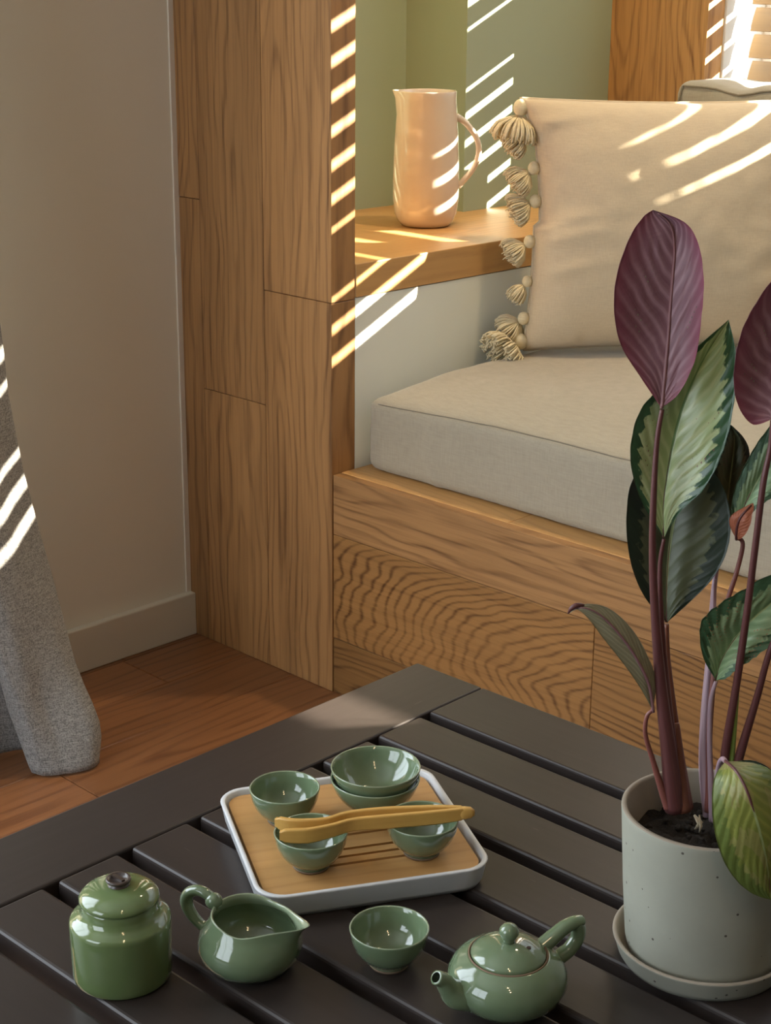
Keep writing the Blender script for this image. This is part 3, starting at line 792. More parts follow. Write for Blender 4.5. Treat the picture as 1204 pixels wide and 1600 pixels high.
# ---- cups
def lathe_obj(name, prof, m__, parent, loc, n=64, rim=None):
    mm = MB(); mm.lathe(prof, n, (0, 0, 0))
    if rim: mm.mi = [1 if min(mm.v[k][2] for k in f) > rim else 0 for f in mm.f]
    mm.v = [tuple(Vector(v)+Vector(loc)) for v in mm.v]
    return mm.build(name, m__, parent, origin=loc)
CUPP = [(0, .0035), (.0125, .0035), (.0132, .0002), (.0155, .0), (.0162, .0035), (.0185, .006), (.0235, .010), (.0280, .0165), (.0310, .0245), (.0322, .0320), (.0325, .0338), (.0319, .0345), (.0309, .0338), (.0300, .0290), (.0275, .0200), (.0225, .0125), (.0140, .0078), (0, .0066)]
FLARE = [(0, .0035), (.0140, .0035), (.0148, .0002), (.0172, .0), (.0180, .0040), (.0215, .0075), (.0278, .0135), (.0338, .0200), (.0380, .0268), (.0404, .0330), (.0417, .0374), (.0414, .0385), (.0403, .0380), (.0388, .0335), (.0362, .0280), (.0318, .0215), (.0255, .0150), (.0150, .0090), (0, .0078)]
def footring(r): return [(r-.0038, .0004), (r-.0036, -.0001), (r-.0008, -.0001), (r, .0010), (r+.0002, .0022), (r-.0012, .0022)]
cup0 = thing('teacup', (0, 0, 0), 'green cup', 'cup', 'celadon teacups')
o1 = lathe_obj('bowl', CUPP, [CELA, CELR], cup0, (0, 0, 0), rim=.0330); o2 = lathe_obj('foot_ring', footring(.0164), RAW, cup0, (0, 0, 0)); o2['label'] = 'bare clay foot ring'
def dup(root, loc, label, rz=0):
    r = root.copy(); COL.objects.link(r); r.location = loc; r.rotation_euler = (0, 0, rz); r['label'] = label
    for ch in list(root.children):
        c = ch.copy(); COL.objects.link(c); c.parent = r
    return r
zin = ZT+.0206
cups = [(onz((444.5, 1230), zin+.034), zin, 'empty green teacup on the back left corner of the bamboo tray'),
        (onz((485.5, 1299), zin+.034), zin, 'green teacup under the open ends of the bamboo tongs'),
        (onz((659, 1279), zin+.034), zin, 'green teacup under the joined end of the bamboo tongs'),
        (onz((608, 1449), ZT+.034), ZT, 'green teacup standing alone on the dark table before the tray')]
for i, (p, z, lb) in enumerate(cups):
    if i == 0: cup0.location = (p.x, p.y, z+.0002); cup0['label'] = lb
    else: dup(cup0, (p.x, p.y, z+.0002), lb, i*1.3)
ps = onz((586, 1213), zin+.0384)
fb0 = thing('tea_bowl', (ps.x, ps.y, zin+.0002), 'lower flared green bowl of the stacked pair on the tray', 'bowl', 'stacked flared bowls')
lathe_obj('bowl', FLARE, [CELA, CELR], fb0, tuple(fb0.location), rim=.0370); o2 = lathe_obj('foot_ring', footring(.0181), RAW, fb0, tuple(fb0.location)); o2['label'] = 'bare clay foot ring'
dup(fb0, (ps.x+.0003, ps.y+.0002, zin+.0110), 'upper flared green bowl nested in another one on the tray', .8)

# ---- bamboo tongs lying across two cups
zt = zin+.0348+.0065
arm1 = [(431, 1284), (452, 1290), (480, 1291), (512, 1287), (545, 1277), (600, 1272), (680, 1269), (725, 1269)]
arm2 = [(437, 1305), (460, 1306), (485, 1305), (520, 1297), (552, 1288), (600, 1284), (680, 1277), (725, 1271)]
tg = thing('tea_tongs', onz((600, 1275), zt), 'bamboo tongs lying across two green teacups on the tray', 'tongs')
hh = [.0055, .0068, .0070, .0062, .0058, .0066, .0066, .0058]
def arm(pts, name, th_=.0021):
    W_ = [onz(p, zt) for p in pts]; W_, H_ = spline(W_, hh, 5); m_ = MB(); rings = []; L = 0
    for i, p in enumerate(W_):
        t = (W_[min(i+1, len(W_)-1)]-W_[max(i-1, 0)]).normalized(); nrm = Vector((-t.y, t.x, 0)); h = H_[i]
        if i: L += (p-W_[i-1]).length
        e = 1 if 1 < i < len(W_)-1 else .75
        h *= e
        ring = [(-th_, -h*.8), (-th_*.7, -h), (th_*.7, -h), (th_, -h*.8), (th_, h*.8), (th_*.7, h), (-th_*.7, h), (-th_, h*.8)]
        rings.append([m_.vert(p+nrm*a+Vector((0, 0, b_)), (L, b_+a*.3, 0), (0, 0, .5)) for a, b_ in ring])
    for A, B in zip(rings, rings[1:]):
        for k in range(8): m_.face((A[k], B[k], B[(k+1) % 8], A[(k+1) % 8]), 0, k in (0, 2, 4, 6))
    m_.face(rings[0]); m_.face(rings[-1][::-1])
    return m_.build(name, TONGM, tg, origin=tg.location)
arm(arm1, 'tong_arm'); arm(arm2, 'tong_arm')
# joined end block
m_ = MB(); W_ = [onz(p, zt) for p in ((716, 1270.5), (726, 1270), (735, 1269.5), (741, 1269.5))]
rings = []
for p, h, tt in zip(W_, (.0058, .0057, .0050, .0026), (.0040, .0038, .0032, .0016)):
    t = (W_[-1]-W_[0]).normalized(); nrm = Vector((-t.y, t.x, 0))
    rings.append([m_.vert(p+nrm*(tt*math.copysign(abs(math.cos(a))**.6, math.cos(a)))+Vector((0, 0, h*math.copysign(abs(math.sin(a))**.6, math.sin(a)))), (0, h*a*.3, 0), (0, 0, .5)) for a in [2*PI*k/16 for k in range(16)]])
for A, B in zip(rings, rings[1:]):
    for k in range(16): m_.face((A[k], B[k], B[(k+1) % 16], A[(k+1) % 16]), 0, True)
m_.face(rings[0]); m_.face(rings[-1][::-1])
m_.build('tong_joint', TONGM, tg, origin=tg.location)

# ---- lidded jar
jp = onz((192, 1521), ZT)
jr = thing('lidded_jar', (jp.x, jp.y, ZT), 'round green lidded tea jar at the left of the dark table', 'jar')
JL = tuple(jr.location)
lathe_obj('body', [(0, .003), (.032, .003), (.034, .0), (.0375, .0003), (.0392, .0025), (.0398, .007), (.0402, .030), (.0404, .0495), (.0401, .0520), (.0390, .0538), (.0350, .0562), (.0318, .0588), (.0305, .0630), (.0302, .0675), (.0292, .0690), (.0275, .0688), (.0270, .06), (.034, .05), (.035, .01), (0, .008)], CELJ, jr, JL, 80)
ldo = lathe_obj('lid', [(0, .0655), (.0262, .0655), (.0270, .0690), (.0305, .0692), (.0318, .0703), (.0318, .0718), (.0308, .0738), (.0275, .0768), (.0220, .0795), (.0150, .0812), (.0090, .0819), (0, .0820)], CELJ, jr, JL, 72)
kn = MB(); kn.lathe([(0, .0815), (.0088, .0815), (.0086, .0825), (.0074, .0832), (.0072, .0846), (.0096, .0852), (.0102, .0863), (.0098, .0876), (.0080, .0879), (.0072, .0862), (0, .0860)], 40, JL)
kn.box((JL[0]-.0065, JL[1]-.0016, JL[2]+.0858), (JL[0]+.0065, JL[1]+.0016, JL[2]+.0884))
ko = kn.build('knob', KNOBM, ldo, origin=JL, bevel=0); ko['label'] = 'dark brown knob with a raised ring'; ko.location = (0, 0, 0)

# ---- teapot
tpp = onz((791, 1569), ZT)
te = thing('teapot', (tpp.x, tpp.y, ZT), 'small round green teapot with lid at the front of the table', 'teapot')
TL_ = Vector(te.location)
SPA = math.radians(-107); sdv = Vector((math.cos(SPA), math.sin(SPA), 0)); zv = Vector((0, 0, 1))
lathe_obj('body', [(0, .003), (.022, .003), (.0235, .0), (.0265, .0003), (.0285, .003), (.0360, .0085), (.0430, .0165), (.0468, .0260), (.0465, .0345), (.0425, .0430), (.0370, .0485), (.0328, .0510), (.0318, .0518), (.0305, .0512), (.0300, .049), (.036, .043), (.0425, .030), (.034, .012), (0, .008)], CELA, te, tuple(TL_), 80)
gp_ = lathe_obj('lid_gallery', [(.0312, .0500), (.0313, .0523), (.0303, .0527), (.0296, .0515), (.0296, .050)], RAW, te, tuple(TL_), 64); gp_['label'] = 'bare clay ring under the lid'
tl_ = lathe_obj('lid', [(0, .0500), (.0292, .0500), (.0294, .0530), (.0285, .0548), (.0240, .0585), (.0170, .0618), (.0090, .0640), (0, .0648)], CELA, te, tuple(TL_), 64)
kb = MB(); kb.lathe([(0, .063), (.0052, .0635), (.0048, .0665), (.0062, .0690), (.0078, .0725), (.0076, .0765), (.0052, .0800), (.0020, .0815), (0, .0817)], 32, tuple(TL_))
ko = kb.build('knob', CELA, tl_, origin=tuple(TL_)); ko.location = (0, 0, 0)
ho = MB(); q = TL_ + _r*.0150 - FH*.006 + zv*.0623; q = Vector((q.x, q.y, TL_.z+.0622)); ho.tube([q-zv*.001, q+zv*.0006], .0017, 14)
ko = ho.build('steam_hole', GAPSHADE, tl_, origin=tuple(TL_)); ko.location = (0, 0, 0)  # dark plug, the shade in the hole is its colour
sp = MB()
pts = [TL_+sdv*.036+zv*.025, TL_+sdv*.046+zv*.0275, TL_+sdv*.0530+zv*.036, TL_+sdv*.0585+zv*.0455, TL_+sdv*.0640+zv*.0500]
P_, R_ = spline(pts, [.0165, .0130, .0088, .0068, .0062], 6)
e_ = P_[-1]; dr_ = (P_[-1]-P_[-2]).normalized()
sp.tube(P_+[e_+dr_*.0007, e_+dr_*.0010, e_+dr_*.0011], R_+[.0060, .0054, .0044], 24, cap=False)
sp.tube([e_-dr_*.010, e_-dr_*.0095, e_+dr_*.0011], [.0004, .0038, .0044], 24, cap=False, mi=1)
sp.build('spout', [CELA, glaze('spout_hole_shade', (.03, .045, .025), (.02, .03, .018), .3, coat=0)], te, origin=tuple(TL_))  # inner glaze coloured near-black for the shade inside the spout
hv = -sdv; hn = MB()
hn.tube([TL_+hv*.030+zv*.0475, TL_+hv*.042+zv*.0550, TL_+hv*.0525+zv*.0610, TL_+hv*.0615+zv*.0630, TL_+hv*.0690+zv*.0628], [.0070, .0066, .0061, .0058, .0046], 16, smoothn=6)
hn.tube([TL_+hv*.0630+zv*.0615, TL_+hv*.0660+zv*.0550, TL_+hv*.0645+zv*.0450, TL_+hv*.0570+zv*.0360, TL_+hv*.0455+zv*.0310], [.0054, .0058, .0060, .0062, .0070], 16, smoothn=6)
hn.build('handle', CELA, te, origin=tuple(TL_))

for o_ in bpy.data.objects:
    q_ = o_
    while q_.parent: q_ = q_.parent
    if q_ is te and o_.type == 'MESH':
        for v in o_.data.vertices: v.co.z *= .885 if v.co.z < .053 or o_.name.startswith('handle') is False else .885
# ---- creamer (fairness pitcher)
cp_ = onz((391, 1511), ZT)
JS = .87
cr = thing('milk_jug', (cp_.x, cp_.y, ZT), 'small green pouring jug with ear handle between jar and lone teacup', 'jug')
CL = Vector(cr.location); CA = math.radians(17.9); cv_ = Vector((math.cos(CA), math.sin(CA), 0))
m_ = MB()
prof = [(0, .003), (.019, .003), (.0205, .0), (.0235, .0003), (.0265, .003), (.0345, .0090), (.0405, .0180), (.0425, .0270), (.0405, .0360), (.0355, .0450), (.0315, .0525), (.0310, .0565), (.0304, .0578), (.0292, .0570), (.0290, .0525), (.0335, .0440), (.0385, .0340), (.0395, .0260), (.0350, .0150), (.022, .0085), (0, .0075)]
m_.lathe(prof, 96, CL)
for i, v in enumerate(m_.v):
    d = Vector(v)-CL
    if d.xy.length > .012:
        ang = (math.atan2(d.y, d.x)-CA+PI) % (2*PI)-PI
        k = max(0, (d.z-.022)/.035)
        wv = math.exp(-(ang/.42)**2)
        wv2 = math.exp(-(ang/.95)**2)
        push = cv_*(.0175*wv*k**2.2 + .006*wv2*k**1.5) + zv*(.004*wv*k**2 - .0045*k**3*math.exp(-((abs(ang)-1.35)/.5)**2))
        back = math.exp(-((abs(ang)-PI)/.7)**2)
        push += zv*.001*back*k
        m_.v[i] = tuple(Vector(v)+push)
m_.mi = [1 if 15*96 > k >= 11*96 else 0 for k in range(len(m_.f))]
m_.v = [(a_, b_, CL.z+(c_-CL.z)*JS) for a_, b_, c_ in m_.v]
m_.build('body', [CELA, CELR], cr, origin=tuple(CL))
hm = MB(); hv = -cv_
hm.tube([CL+hv*.0295+zv*.0560, CL+hv*.0370+zv*.0660, CL+hv*.0470+zv*.0695, CL+hv*.0565+zv*.0640, CL+hv*.0600+zv*.0530, CL+hv*.0560+zv*.0410, CL+hv*.0480+zv*.0325, CL+hv*.0395+zv*.0290], [.0042, .0048, .0052, .0056, .0056, .0052, .0048, .0050], 16, smoothn=6)
hm.v = [(a_, b_, CL.z+(c_-CL.z)*.83) for a_, b_, c_ in hm.v]
hm.build('handle', CELA, cr, origin=tuple(CL))
km = MB(); km.sphere(CL+hv*.0335+zv*.0520, .0072, 18, 12, sc=(1, 1, .95)); km.build('thumb_rest', CELA, cr, origin=tuple(CL))

# ================================================================== POTTED PLANT
sau = thing('saucer', (-.634, 1.0232, ZT), 'grey clay saucer under the plant pot on the dark table', 'saucer')
lathe_obj('dish', [(0, .001), (.062, .0), (.066, .001), (.0690, .006), (.0725, .0175), (.0735, .0192), (.0735, .0200)], POTM, sau, tuple(sau.location), 96)
lathe_obj('rim', [(.0735, .0200), (.0730, .0208), (.0705, .0208), (.0690, .0190), (.0665, .0095), (.060, .0080), (0, .0080)], POTIN, sau, tuple(sau.location), 96)['label'] = 'bare tan clay rim and inside'
pl = thing('potted_plant', (-.634, 1.0232, ZT+.0085), 'leafy plant with purple-backed leaves in a speckled grey clay pot', 'plant')
PL = Vector(pl.location)
m_ = MB(); Zr = .5145-PL.z
m_.lathe([(0, .001), (.0575, .0), (.0620, .003), (.0632, .010), (.0660, .055), (.0688, Zr-.006), (.0690, Zr-.0018), (.0688, Zr-.0006)], 96, PL)
m_.lathe([(.0688, Zr-.0006), (.0680, Zr), (.0650, Zr), (.0642, Zr-.002), (.0630, .055), (.0615, .03)], 96, PL, mi=1)
for i, v in enumerate(m_.v):
    k = (v[2]-PL.z)/Zr; m_.v[i] = (v[0]-.004*k, v[1], v[2])
m_.build('pot', [POTM, POTIN], pl, origin=tuple(PL))
m_ = MB(); zs0 = .484; P = []
for i in range(22):
    r = .0628*i/21; P.append([(PL.x-.003+r*math.cos(a), PL.y+r*math.sin(a), zs0+.006*noise.noise(Vector((r*60*math.cos(a), r*60*math.sin(a), 2)))+.004*noise.noise(Vector((r*190*math.cos(a), r*190*math.sin(a), 2)))) for a in [2*PI*k/60 for k in range(60)]])
m_.grid(P, wrap=True)
for k in range(70):
    a = random.uniform(0, 2*PI); r = random.uniform(.01, .056)
    m_.sphere((PL.x-.003+r*math.cos(a), PL.y+r*math.sin(a), zs0+.003), random.uniform(.0015, .0038), 7, 5, sc=(1, random.uniform(.6, 1.3), .7))
m_.build('soil', SOILM, pl, origin=tuple(PL))
chip = MB(); q = atd((1090, 1246), .012); q.z = .488
chip.tube([q, q+Vector((.002, .003, .006)), q+Vector((-.003, .001, .012))], [.0015, .003, .001], 6, flat=(1, .3)); chip.tube([q+Vector((.004, 0, -.001)), q+Vector((.005, 0, .005)), q+Vector((.0, .004, .012))], [.001, .0022, .001], 6, flat=(.4, 1))
chip.build('dry_sheath', fabric('dry_husk', (.5, .42, .3), (.62, .55, .4)), pl, origin=tuple(PL))

LM = {k: leaf_mats(k) for k in ('pale', 'dark', 'mid', 'olive', 'small', 'purple')}
def leaf(kind, front, left, midl, right, nt_=44, ns=20, cup_=.010, rip=.0014, stem=None, tip_curl=0):
    """left / midl / right: lists of (px, py, depth) base to tip; front = side facing the viewer"""
    T = [i/nt_ for i in range(nt_+1)]
    W3 = lambda L: [atd((a, b_), d) for a, b_, d in L]
    Lp = crs(W3(left), T); Mp = crs(W3(midl), T); Rp = crs(W3(right), T)
    P, G = [], []
    for i, t in enumerate(T):
        row, g = [], []
        for j in range(-ns, ns+1):
            s = j/ns; a = abs(s); E = Lp[i] if s < 0 else Rp[i]
            p = Mp[i].lerp(E, a)
            wv = t-.36*a+.06*noise.noise(Vector((t*6, s*2, 0)))
            p = p - FH*(cup_*math.sin(PI*min(1, a))*.5*math.sin(PI*t)) - FH*(.42*rip*math.sin(2*PI*11*wv)*min(1, a*3)*math.sin(PI*min(1, t*1.02)))
            p = p + FH*(.0016*noise.noise(Vector((s*2, t*5, len(midl)))))
            row.append(p); g.append((t, s, 0))
        P.append(row); G.append(g)
    m_ = MB(); up, lo = LM[kind]
    m_.grid(P, mi=0, gc=G)
    m_.grid([[p+FH*.0006 for p in row] for row in P], mi=1, gc=G, flip=True)
    n0 = 2*ns+1; tot = (nt_+1)*n0
    rim_ = [j for j in range(n0)]+[i*n0+n0-1 for i in range(1, nt_+1)]+[nt_*n0+j for j in range(n0-2, -1, -1)]+[i*n0 for i in range(nt_-1, 0, -1)]
    for a, b_ in zip(rim_, rim_[1:]+rim_[:1]): m_.face((a, b_, b_+tot, a+tot), 0, True)
    o = m_.build('leaf', [up, lo] if front == 'upper' else [lo, up], pl, origin=tuple(PL))
    # midrib
    mr = MB(); mm = [p-FH*.0006 if front == 'lower' else p+FH*.0009 for p in Mp[:-2]]
    mr.tube(mm, [.0012*(1-.75*t)+.0002 for t in T[:-2]], 8)
    o2 = mr.build('midrib', {'purple': RIBP}.get(kind, STEMP if kind != 'small' else RIBP), o, origin=tuple(PL)); o2.location = (0, 0, 0)
    if stem:
        smt, pts, rads = stem; st = MB(); st.tube([atd((a, b_), d) for a, b_, d in pts], rads, 12, smoothn=6)
        o3 = st.build('stem', smt, o, origin=tuple(PL)); o3.location = (0, 0, 0)
    return o
# big purple leaf, underside to the viewer
a = leaf('purple', 'lower',
     [(1033, 638, 0), (1002, 592, -.002), (970, 540, -.004), (959, 485, -.006), (963, 430, -.004), (983, 372, .0), (1004, 340, .004), (1020, 328, .006)],
     [(1033, 638, 0), (1038, 585, .004), (1043, 530, .008), (1047, 475, .010), (1051, 425, .010), (1053, 385, .010), (1046, 350, .008), (1020, 328, .006)],
     [(1033, 638, 0), (1062, 612, -.003), (1086, 560, -.006), (1095, 500, -.008), (1099, 440, -.007), (1092, 385, -.003), (1070, 348, .002), (1020, 328, .006)],
     cup_=-.004, rip=.0018, stem=(STEMP, [(1034, 640, 0), (1026, 690, .0), (1021, 770, -.002), (1019, 860, -.002), (1023, 960, 0), (1033, 1080, .0), (1045, 1180, .0), (1054, 1265, .002)], [.0017, .0020, .0024, .0028, .0034, .0048, .0065, .0085]))
a['label'] = 'upright leaf showing its purple underside'
# pale green patterned leaf
a = leaf('pale', 'upper',
     [(1037, 840, .012), (1006, 792, .010), (988, 742, .006), (985, 695, .006), (998, 645, .010), (1030, 605, .016), (1075, 555, .022), (1138, 500, .030)],
     [(1037, 840, .012), (1036, 790, .016), (1042, 740, .020), (1051, 690, .024), (1064, 640, .028), (1084, 590, .030), (1108, 545, .030), (1138, 500, .030)],
     [(1037, 840, .012), (1062, 800, .006), (1098, 765, .002), (1122, 722, .002), (1140, 665, .008), (1150, 600, .014), (1148, 545, .022), (1138, 500, .030)],
     cup_=.004, rip=.002, stem=(STEMP, [(1037, 842, .012), (1031, 880, .012), (1031, 940, .010), (1037, 1040, .008), (1048, 1160, .006), (1058, 1262, .006)], [.0014, .0018, .0022, .0030, .0045, .0065]))
a['label'] = 'pale green leaf with dark jagged margin'
# dark lower leaf
leaf('dark', 'upper',
     [(1041, 973, .024), (1008, 935, .022), (988, 890, .020), (979, 840, .020), (979, 795, .022), (986, 755, .026), (1010, 725, .032), (1085, 715, .045)],
     [(1041, 973, .024), (1041, 925, .030), (1043, 880, .034), (1048, 835, .038), (1056, 795, .040), (1066, 760, .042), (1076, 735, .044), (1085, 715, .045)],
     [(1041, 973, .024), (1078, 940, .020), (1112, 905, .018), (1135, 862, .018), (1141, 815, .022), (1133, 770, .028), (1112, 735, .036), (1085, 715, .045)],
     cup_=.003, rip=.0005, stem=(STEMB, [(1041, 975, .024), (1042, 1030, .022), (1050, 1110, .018), (1060, 1190, .012), (1070, 1262, .010)], [.0018, .0026, .0038, .0052, .0070]))
# purple leaf at the right
a = leaf('purple', 'lower',
     [(1205, 655, -.02), (1175, 663, -.022), (1152, 632, -.024), (1146, 585, -.026), (1155, 528, -.026), (1178, 478, -.024), (1215, 428, -.018), (1262, 392, -.010)],
     [(1205, 655, -.02), (1211, 620, -.012), (1217, 580, -.008), (1224, 540, -.006), (1232, 500, -.006), (1240, 465, -.006), (1250, 430, -.008), (1262, 392, -.010)],
     [(1205, 655, -.02), (1236, 640, -.022), (1262, 610, -.024), (1280, 570, -.026), (1290, 520, -.026), (1292, 470, -.022), (1284, 425, -.016), (1262, 392, -.010)],
     cup_=-.006, rip=.002, stem=(STEMP, [(1206, 657, -.02), (1203, 700, -.02), (1192, 755, -.022), (1180, 850, -.022), (1166, 960, -.018), (1150, 1070, -.012), (1132, 1180, -.004), (1126, 1270, 0)], [.0016, .0020, .0024, .0026, .0028, .0030, .0036, .0040]))
a['label'] = 'dark purple leaf underside at the right'
# pale green leaf at the right, reddish back rolled forward
leaf('mid', 'upper',
     [(1150, 838, .03), (1141, 812, .03), (1143, 785, .03), (1152, 752, .03), (1168, 718, .03), (1190, 682, .03), (1225, 645, .032), (1290, 615, .04)],
     [(1150, 838, .03), (1154, 815, .028), (1164, 788, .026), (1178, 760, .026), (1194, 732, .026), (1215, 702, .028), (1245, 665, .032), (1290, 615, .04)],
     [(1150, 838, .03), (1162, 822, .016), (1176, 800, .012), (1195, 785, .012), (1222, 765, .014), (1250, 735, .018), (1275, 690, .026), (1290, 615, .04)],
     cup_=.006, stem=(STEMR, [(1150, 840, .03), (1160, 850, .028), (1150, 895, .026), (1133, 950, .024), (1118, 1030, .020), (1108, 1140, .012), (1106, 1268, .006)], [.0016, .0018, .0019, .0020, .0022, .0026, .0034]))
a = leaf('mid', 'lower',
     [(1150, 842, .022), (1143, 830, .020), (1139, 818, .018), (1140, 808, .018), (1146, 802, .018), (1156, 796, .018), (1168, 790, .018), (1176, 785, .018)],
     [(1150, 842, .022), (1150, 832, .016), (1151, 822, .014), (1154, 812, .013), (1159, 804, .013), (1165, 797, .013), (1171, 791, .015), (1176, 785, .018)],
     [(1150, 842, .022), (1156, 842, .014), (1163, 836, .010), (1169, 826, .009), (1173, 815, .009), (1175, 804, .010), (1177, 794, .013), (1176, 785, .018)], nt_=20, ns=8, cup_=.002, rip=.0004)
a['label'] = 'small rust red leaf underside'
# dark leaf behind
leaf('dark', 'upper',
     [(1132, 830, .05), (1112, 800, .05), (1104, 770, .05), (1106, 740, .05), (1114, 712, .05), (1124, 690, .052), (1132, 672, .054), (1142, 664, .056)],
     [(1132, 830, .05), (1134, 800, .054), (1137, 775, .056), (1140, 750, .056), (1143, 725, .056), (1146, 700, .056), (1146, 680, .056), (1142, 664, .056)],
     [(1132, 830, .05), (1150, 806, .05), (1158, 780, .05), (1164, 752, .05), (1170, 725, .05), (1170, 702, .052), (1160, 682, .054), (1142, 664, .056)], ns=12, nt_=30,
     stem=(STEML, [(1132, 832, .05), (1122, 870, .05), (1114, 930, .046), (1108, 1020, .038), (1100, 1120, .028), (1098, 1200, .02), (1104, 1268, .012)], [.0015, .0018, .0022, .0026, .0032, .0036, .0036]))
# right lower leaf
leaf('mid', 'upper',
     [(1118, 1063, -.005), (1100, 1032, -.006), (1093, 998, -.006), (1097, 968, -.004), (1122, 945, .0), (1160, 922, .004), (1205, 898, .008), (1270, 890, .014)],
     [(1118, 1063, -.005), (1124, 1038, .0), (1138, 1012, .003), (1156, 988, .006), (1178, 965, .008), (1205, 942, .010), (1238, 915, .012), (1270, 890, .014)],
     [(1118, 1063, -.005), (1134, 1060, -.012), (1152, 1045, -.014), (1172, 1032, -.014), (1198, 1012, -.012), (1228, 985, -.006), (1255, 940, .004), (1270, 890, .014)],
     cup_=.006, rip=.003, stem=(STEML, [(1118, 1065, -.005), (1110, 1095, -.005), (1108, 1150, -.003), (1110, 1220, .0), (1112, 1282, .004)], [.0015, .0018, .0020, .0024, .0028]))
# small narrow leaf at the left, curled tip
a = leaf('small', 'lower',
     [(1020, 1112, 0), (1004, 1082, -.006), (983, 1050, -.010), (960, 1020, -.012), (938, 992, -.014), (918, 966, -.015), (902, 953, -.015), (890, 958, -.008)],
     [(1020, 1112, 0), (1014, 1072, -.004), (999, 1038, -.008), (979, 1006, -.010), (955, 977, -.012), (932, 957, -.013), (908, 949, -.014), (889, 955, -.008)],
     [(1020, 1112, 0), (1024, 1062, .0), (1011, 1024, -.003), (992, 990, -.005), (967, 962, -.007), (940, 947, -.009), (910, 944, -.012), (888, 952, -.008)],
     ns=8, cup_=.0005, rip=.0003, stem=(STEMR, [(1019, 1110, 0), (1010, 1120, 0), (1008, 1148, 0), (1020, 1190, 0), (1034, 1235, 0), (1044, 1262, 0)], [.0015, .0017, .0018, .0022, .0030, .0040]))
a['label'] = 'narrow young leaf with a curled dark tip'
m_ = MB(); m_.tube([atd(p, d) for p, d in (((912, 946), -.012), ((900, 946), -.014), ((892, 951), -.014), ((887, 959), -.012))], [.0012, .0022, .0018, .0005], 8, smoothn=4); o2 = m_.build('leaf_tip', STEMP, a, origin=tuple(PL)); o2.location = (0, 0, 0)
# drooping olive leaf over the pot rim
a = leaf('olive', 'upper',
     [(1133, 1190, -.066), (1116, 1215, -.080), (1112, 1255, -.088), (1116, 1300, -.090), (1130, 1345, -.090), (1152, 1378, -.088), (1178, 1398, -.086), (1204, 1406, -.084)],
     [(1133, 1190, -.066), (1150, 1206, -.086), (1166, 1235, -.098), (1178, 1270, -.102), (1188, 1305, -.102), (1196, 1340, -.098), (1201, 1375, -.092), (1204, 1406, -.084)],
     [(1133, 1190, -.066), (1172, 1192, -.066), (1206, 1205, -.074), (1232, 1240, -.080), (1243, 1285, -.084), (1240, 1330, -.084), (1226, 1372, -.084), (1204, 1406, -.084)],
     cup_=.006, rip=.0016, stem=(STEML, [(1134, 1191, -.066), (1128, 1186, -.05), (1122, 1200, -.03), (1118, 1240, -.012), (1116, 1284, 0)], [.0018, .0020, .0022, .0024, .0026]))
a['label'] = 'large olive leaf drooping over the pot rim'
leaf('dark', 'upper',
     [(1140, 1196, -.03), (1150, 1190, -.03), (1165, 1188, -.03), (1182, 1190, -.03), (1198, 1198, -.03), (1210, 1210, -.03), (1218, 1225, -.03), (1224, 1245, -.03)],
     [(1140, 1196, -.03), (1152, 1199, -.036), (1166, 1201, -.038), (1180, 1205, -.038), (1194, 1212, -.038), (1205, 1222, -.036), (1215, 1233, -.034), (1224, 1245, -.03)],
     [(1140, 1196, -.03), (1150, 1210, -.03), (1162, 1220, -.03), (1176, 1228, -.03), (1190, 1235, -.03), (1202, 1241, -.03), (1214, 1245, -.03), (1224, 1245, -.03)], ns=8, nt_=24, cup_=.002, rip=.0006)
# leafless stems and the new shoot
def stalk(name, m__, pts, rads, label=None):
    m_ = MB(); m_.tube([atd((a, b_), d) for a, b_, d in pts], rads, 12, smoothn=6); o = m_.build(name, m__, pl, origin=tuple(PL))
    if label: o['label'] = label
stalk('stem', STEML, [(1116, 905, .04), (1113, 985, .034), (1104, 1090, .022), (1099, 1180, .012), (1104, 1275, .008)], [.0016, .0020, .0028, .0034, .0034], 'pale lilac stem')
stalk('stem', STEMP, [(1240, 940, -.02), (1205, 1010, -.018), (1182, 1090, -.012), (1158, 1170, -.004), (1142, 1230, 0), (1132, 1275, 0)], [.0020, .0024, .0028, .0036, .0040, .0040])
stalk('shoot', STEMG, [(1152, 1068, -.008), (1150, 1085, -.008), (1146, 1120, -.006), (1142, 1170, -.002), (1136, 1225, 0), (1130, 1272, 0)], [.0006, .0022, .0030, .0032, .0036, .0036], 'rolled green new shoot')
stalk('stem', STEMB, [(1055, 1130, .012), (1060, 1200, .006), (1066, 1266, .002)], [.0030, .0055, .0075])

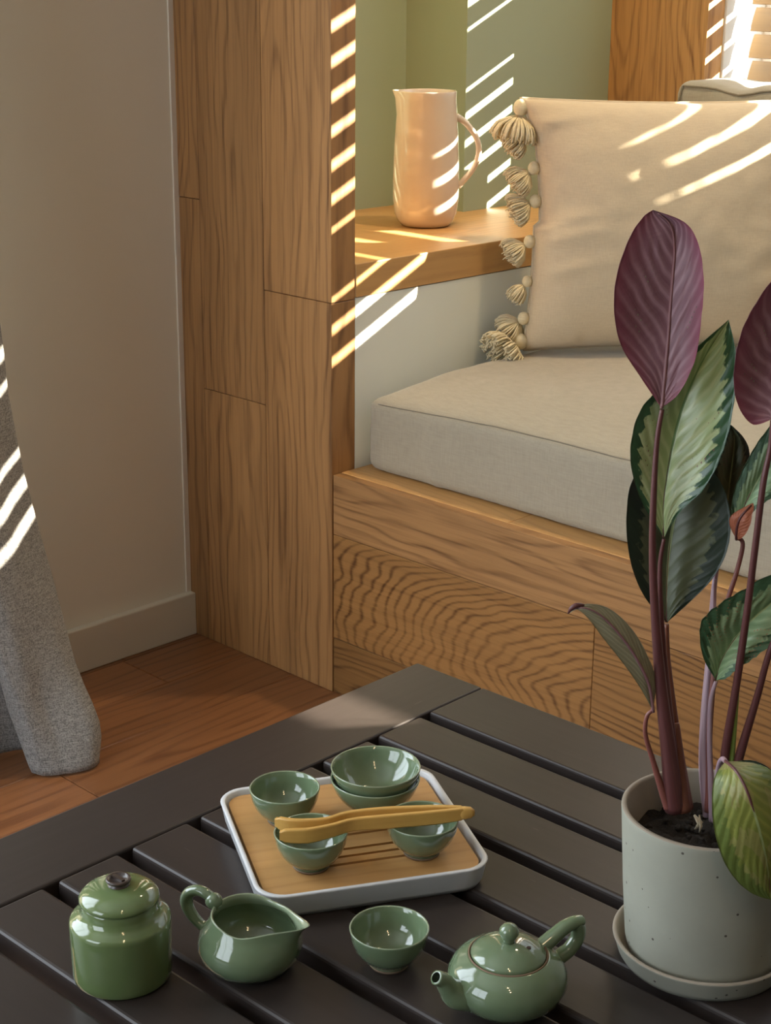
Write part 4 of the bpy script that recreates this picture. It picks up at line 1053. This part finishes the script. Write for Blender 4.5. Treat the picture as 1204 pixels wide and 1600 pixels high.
# recessed lamp in the ceiling above the window seat
t = thing('ceiling_spotlight', (-1.35, 2.30, H-.012), 'small recessed warm ceiling lamp above the window seat', 'lamp')
mm = MB(); mm.lathe([(.055, .011), (.055, .0), (.045, -.001), (.038, .008)], 32, t.location); mm.build('lamp_ring', WHITEF, t, origin=t.location)
EM2, nt, b = mat('warm_lamp_disc'); b.inputs['Emission Color'].default_value = (1, .74, .42, 1); b.inputs['Emission Strength'].default_value = 30
mm = MB(); mm.lathe([(0, .006), (.038, .006)], 32, t.location); mm.lathe([(.038, .0075), (0, .0075)], 32, t.location); mm.build('lamp_disc', EM2, t, origin=t.location)
l = bpy.data.lights.new('seat_lamp', 'SPOT'); l.energy = SEATLAMP; l.color = (1, .76, .46); l.shadow_soft_size = .05; l.spot_size = math.radians(95); l.spot_blend = .6
lo = bpy.data.objects.new('seat_lamp', l); COL.objects.link(lo); lo.location = (-1.35, 2.30, H-.03); lo.rotation_euler = Vector((-.22, .0, -1)).to_track_quat('-Z', 'Y').to_euler()

# ================================================================== ROOM LAMPS (pendants behind the viewer)
EM, nt, b = mat('warm_bulb'); b.inputs['Emission Color'].default_value = (1, .72, .38, 1); b.inputs['Emission Strength'].default_value = 150
SHD = glaze('lamp_metal', (.05, .045, .04), (.04, .035, .03), .4, coat=0)
pens = [(-.20, .30, 2.0, 'left of three'), (.05, .12, 2.0, 'middle of three'), (.30, -.06, 2.0, 'right of three')]
l0 = None
for (x, y, z, wh) in pens:
    t = thing('pendant_lamp', (x, y, z), 'small pendant lamp with a bare warm bulb, %s hanging in the room' % wh, 'lamp', 'pendant lamps over the room')
    mm = MB(); mm.sphere((x, y, z-.05), .018, 14, 10); mm.build('bulb', EM, t, origin=(x, y, z))
    mm = MB(); mm.lathe([(0, .06), (.02, .06), (.024, .0), (.026, -.03), (.022, -.03), (.018, .0), (0, .01)], 24, (x, y, z)); mm.build('socket', SHD, t, origin=(x, y, z))
    mm = MB(); mm.tube([(x, y, z+.06), (x, y, H)], .002, 6); mm.build('cord', SHD, t, origin=(x, y, z))
    l = bpy.data.lights.new('bulb_light', 'POINT'); l.energy = PENDANT; l.color = (1, .72, .42); l.shadow_soft_size = .02
    lo = bpy.data.objects.new('bulb_light', l); COL.objects.link(lo); lo.location = (x, y, z-.10)
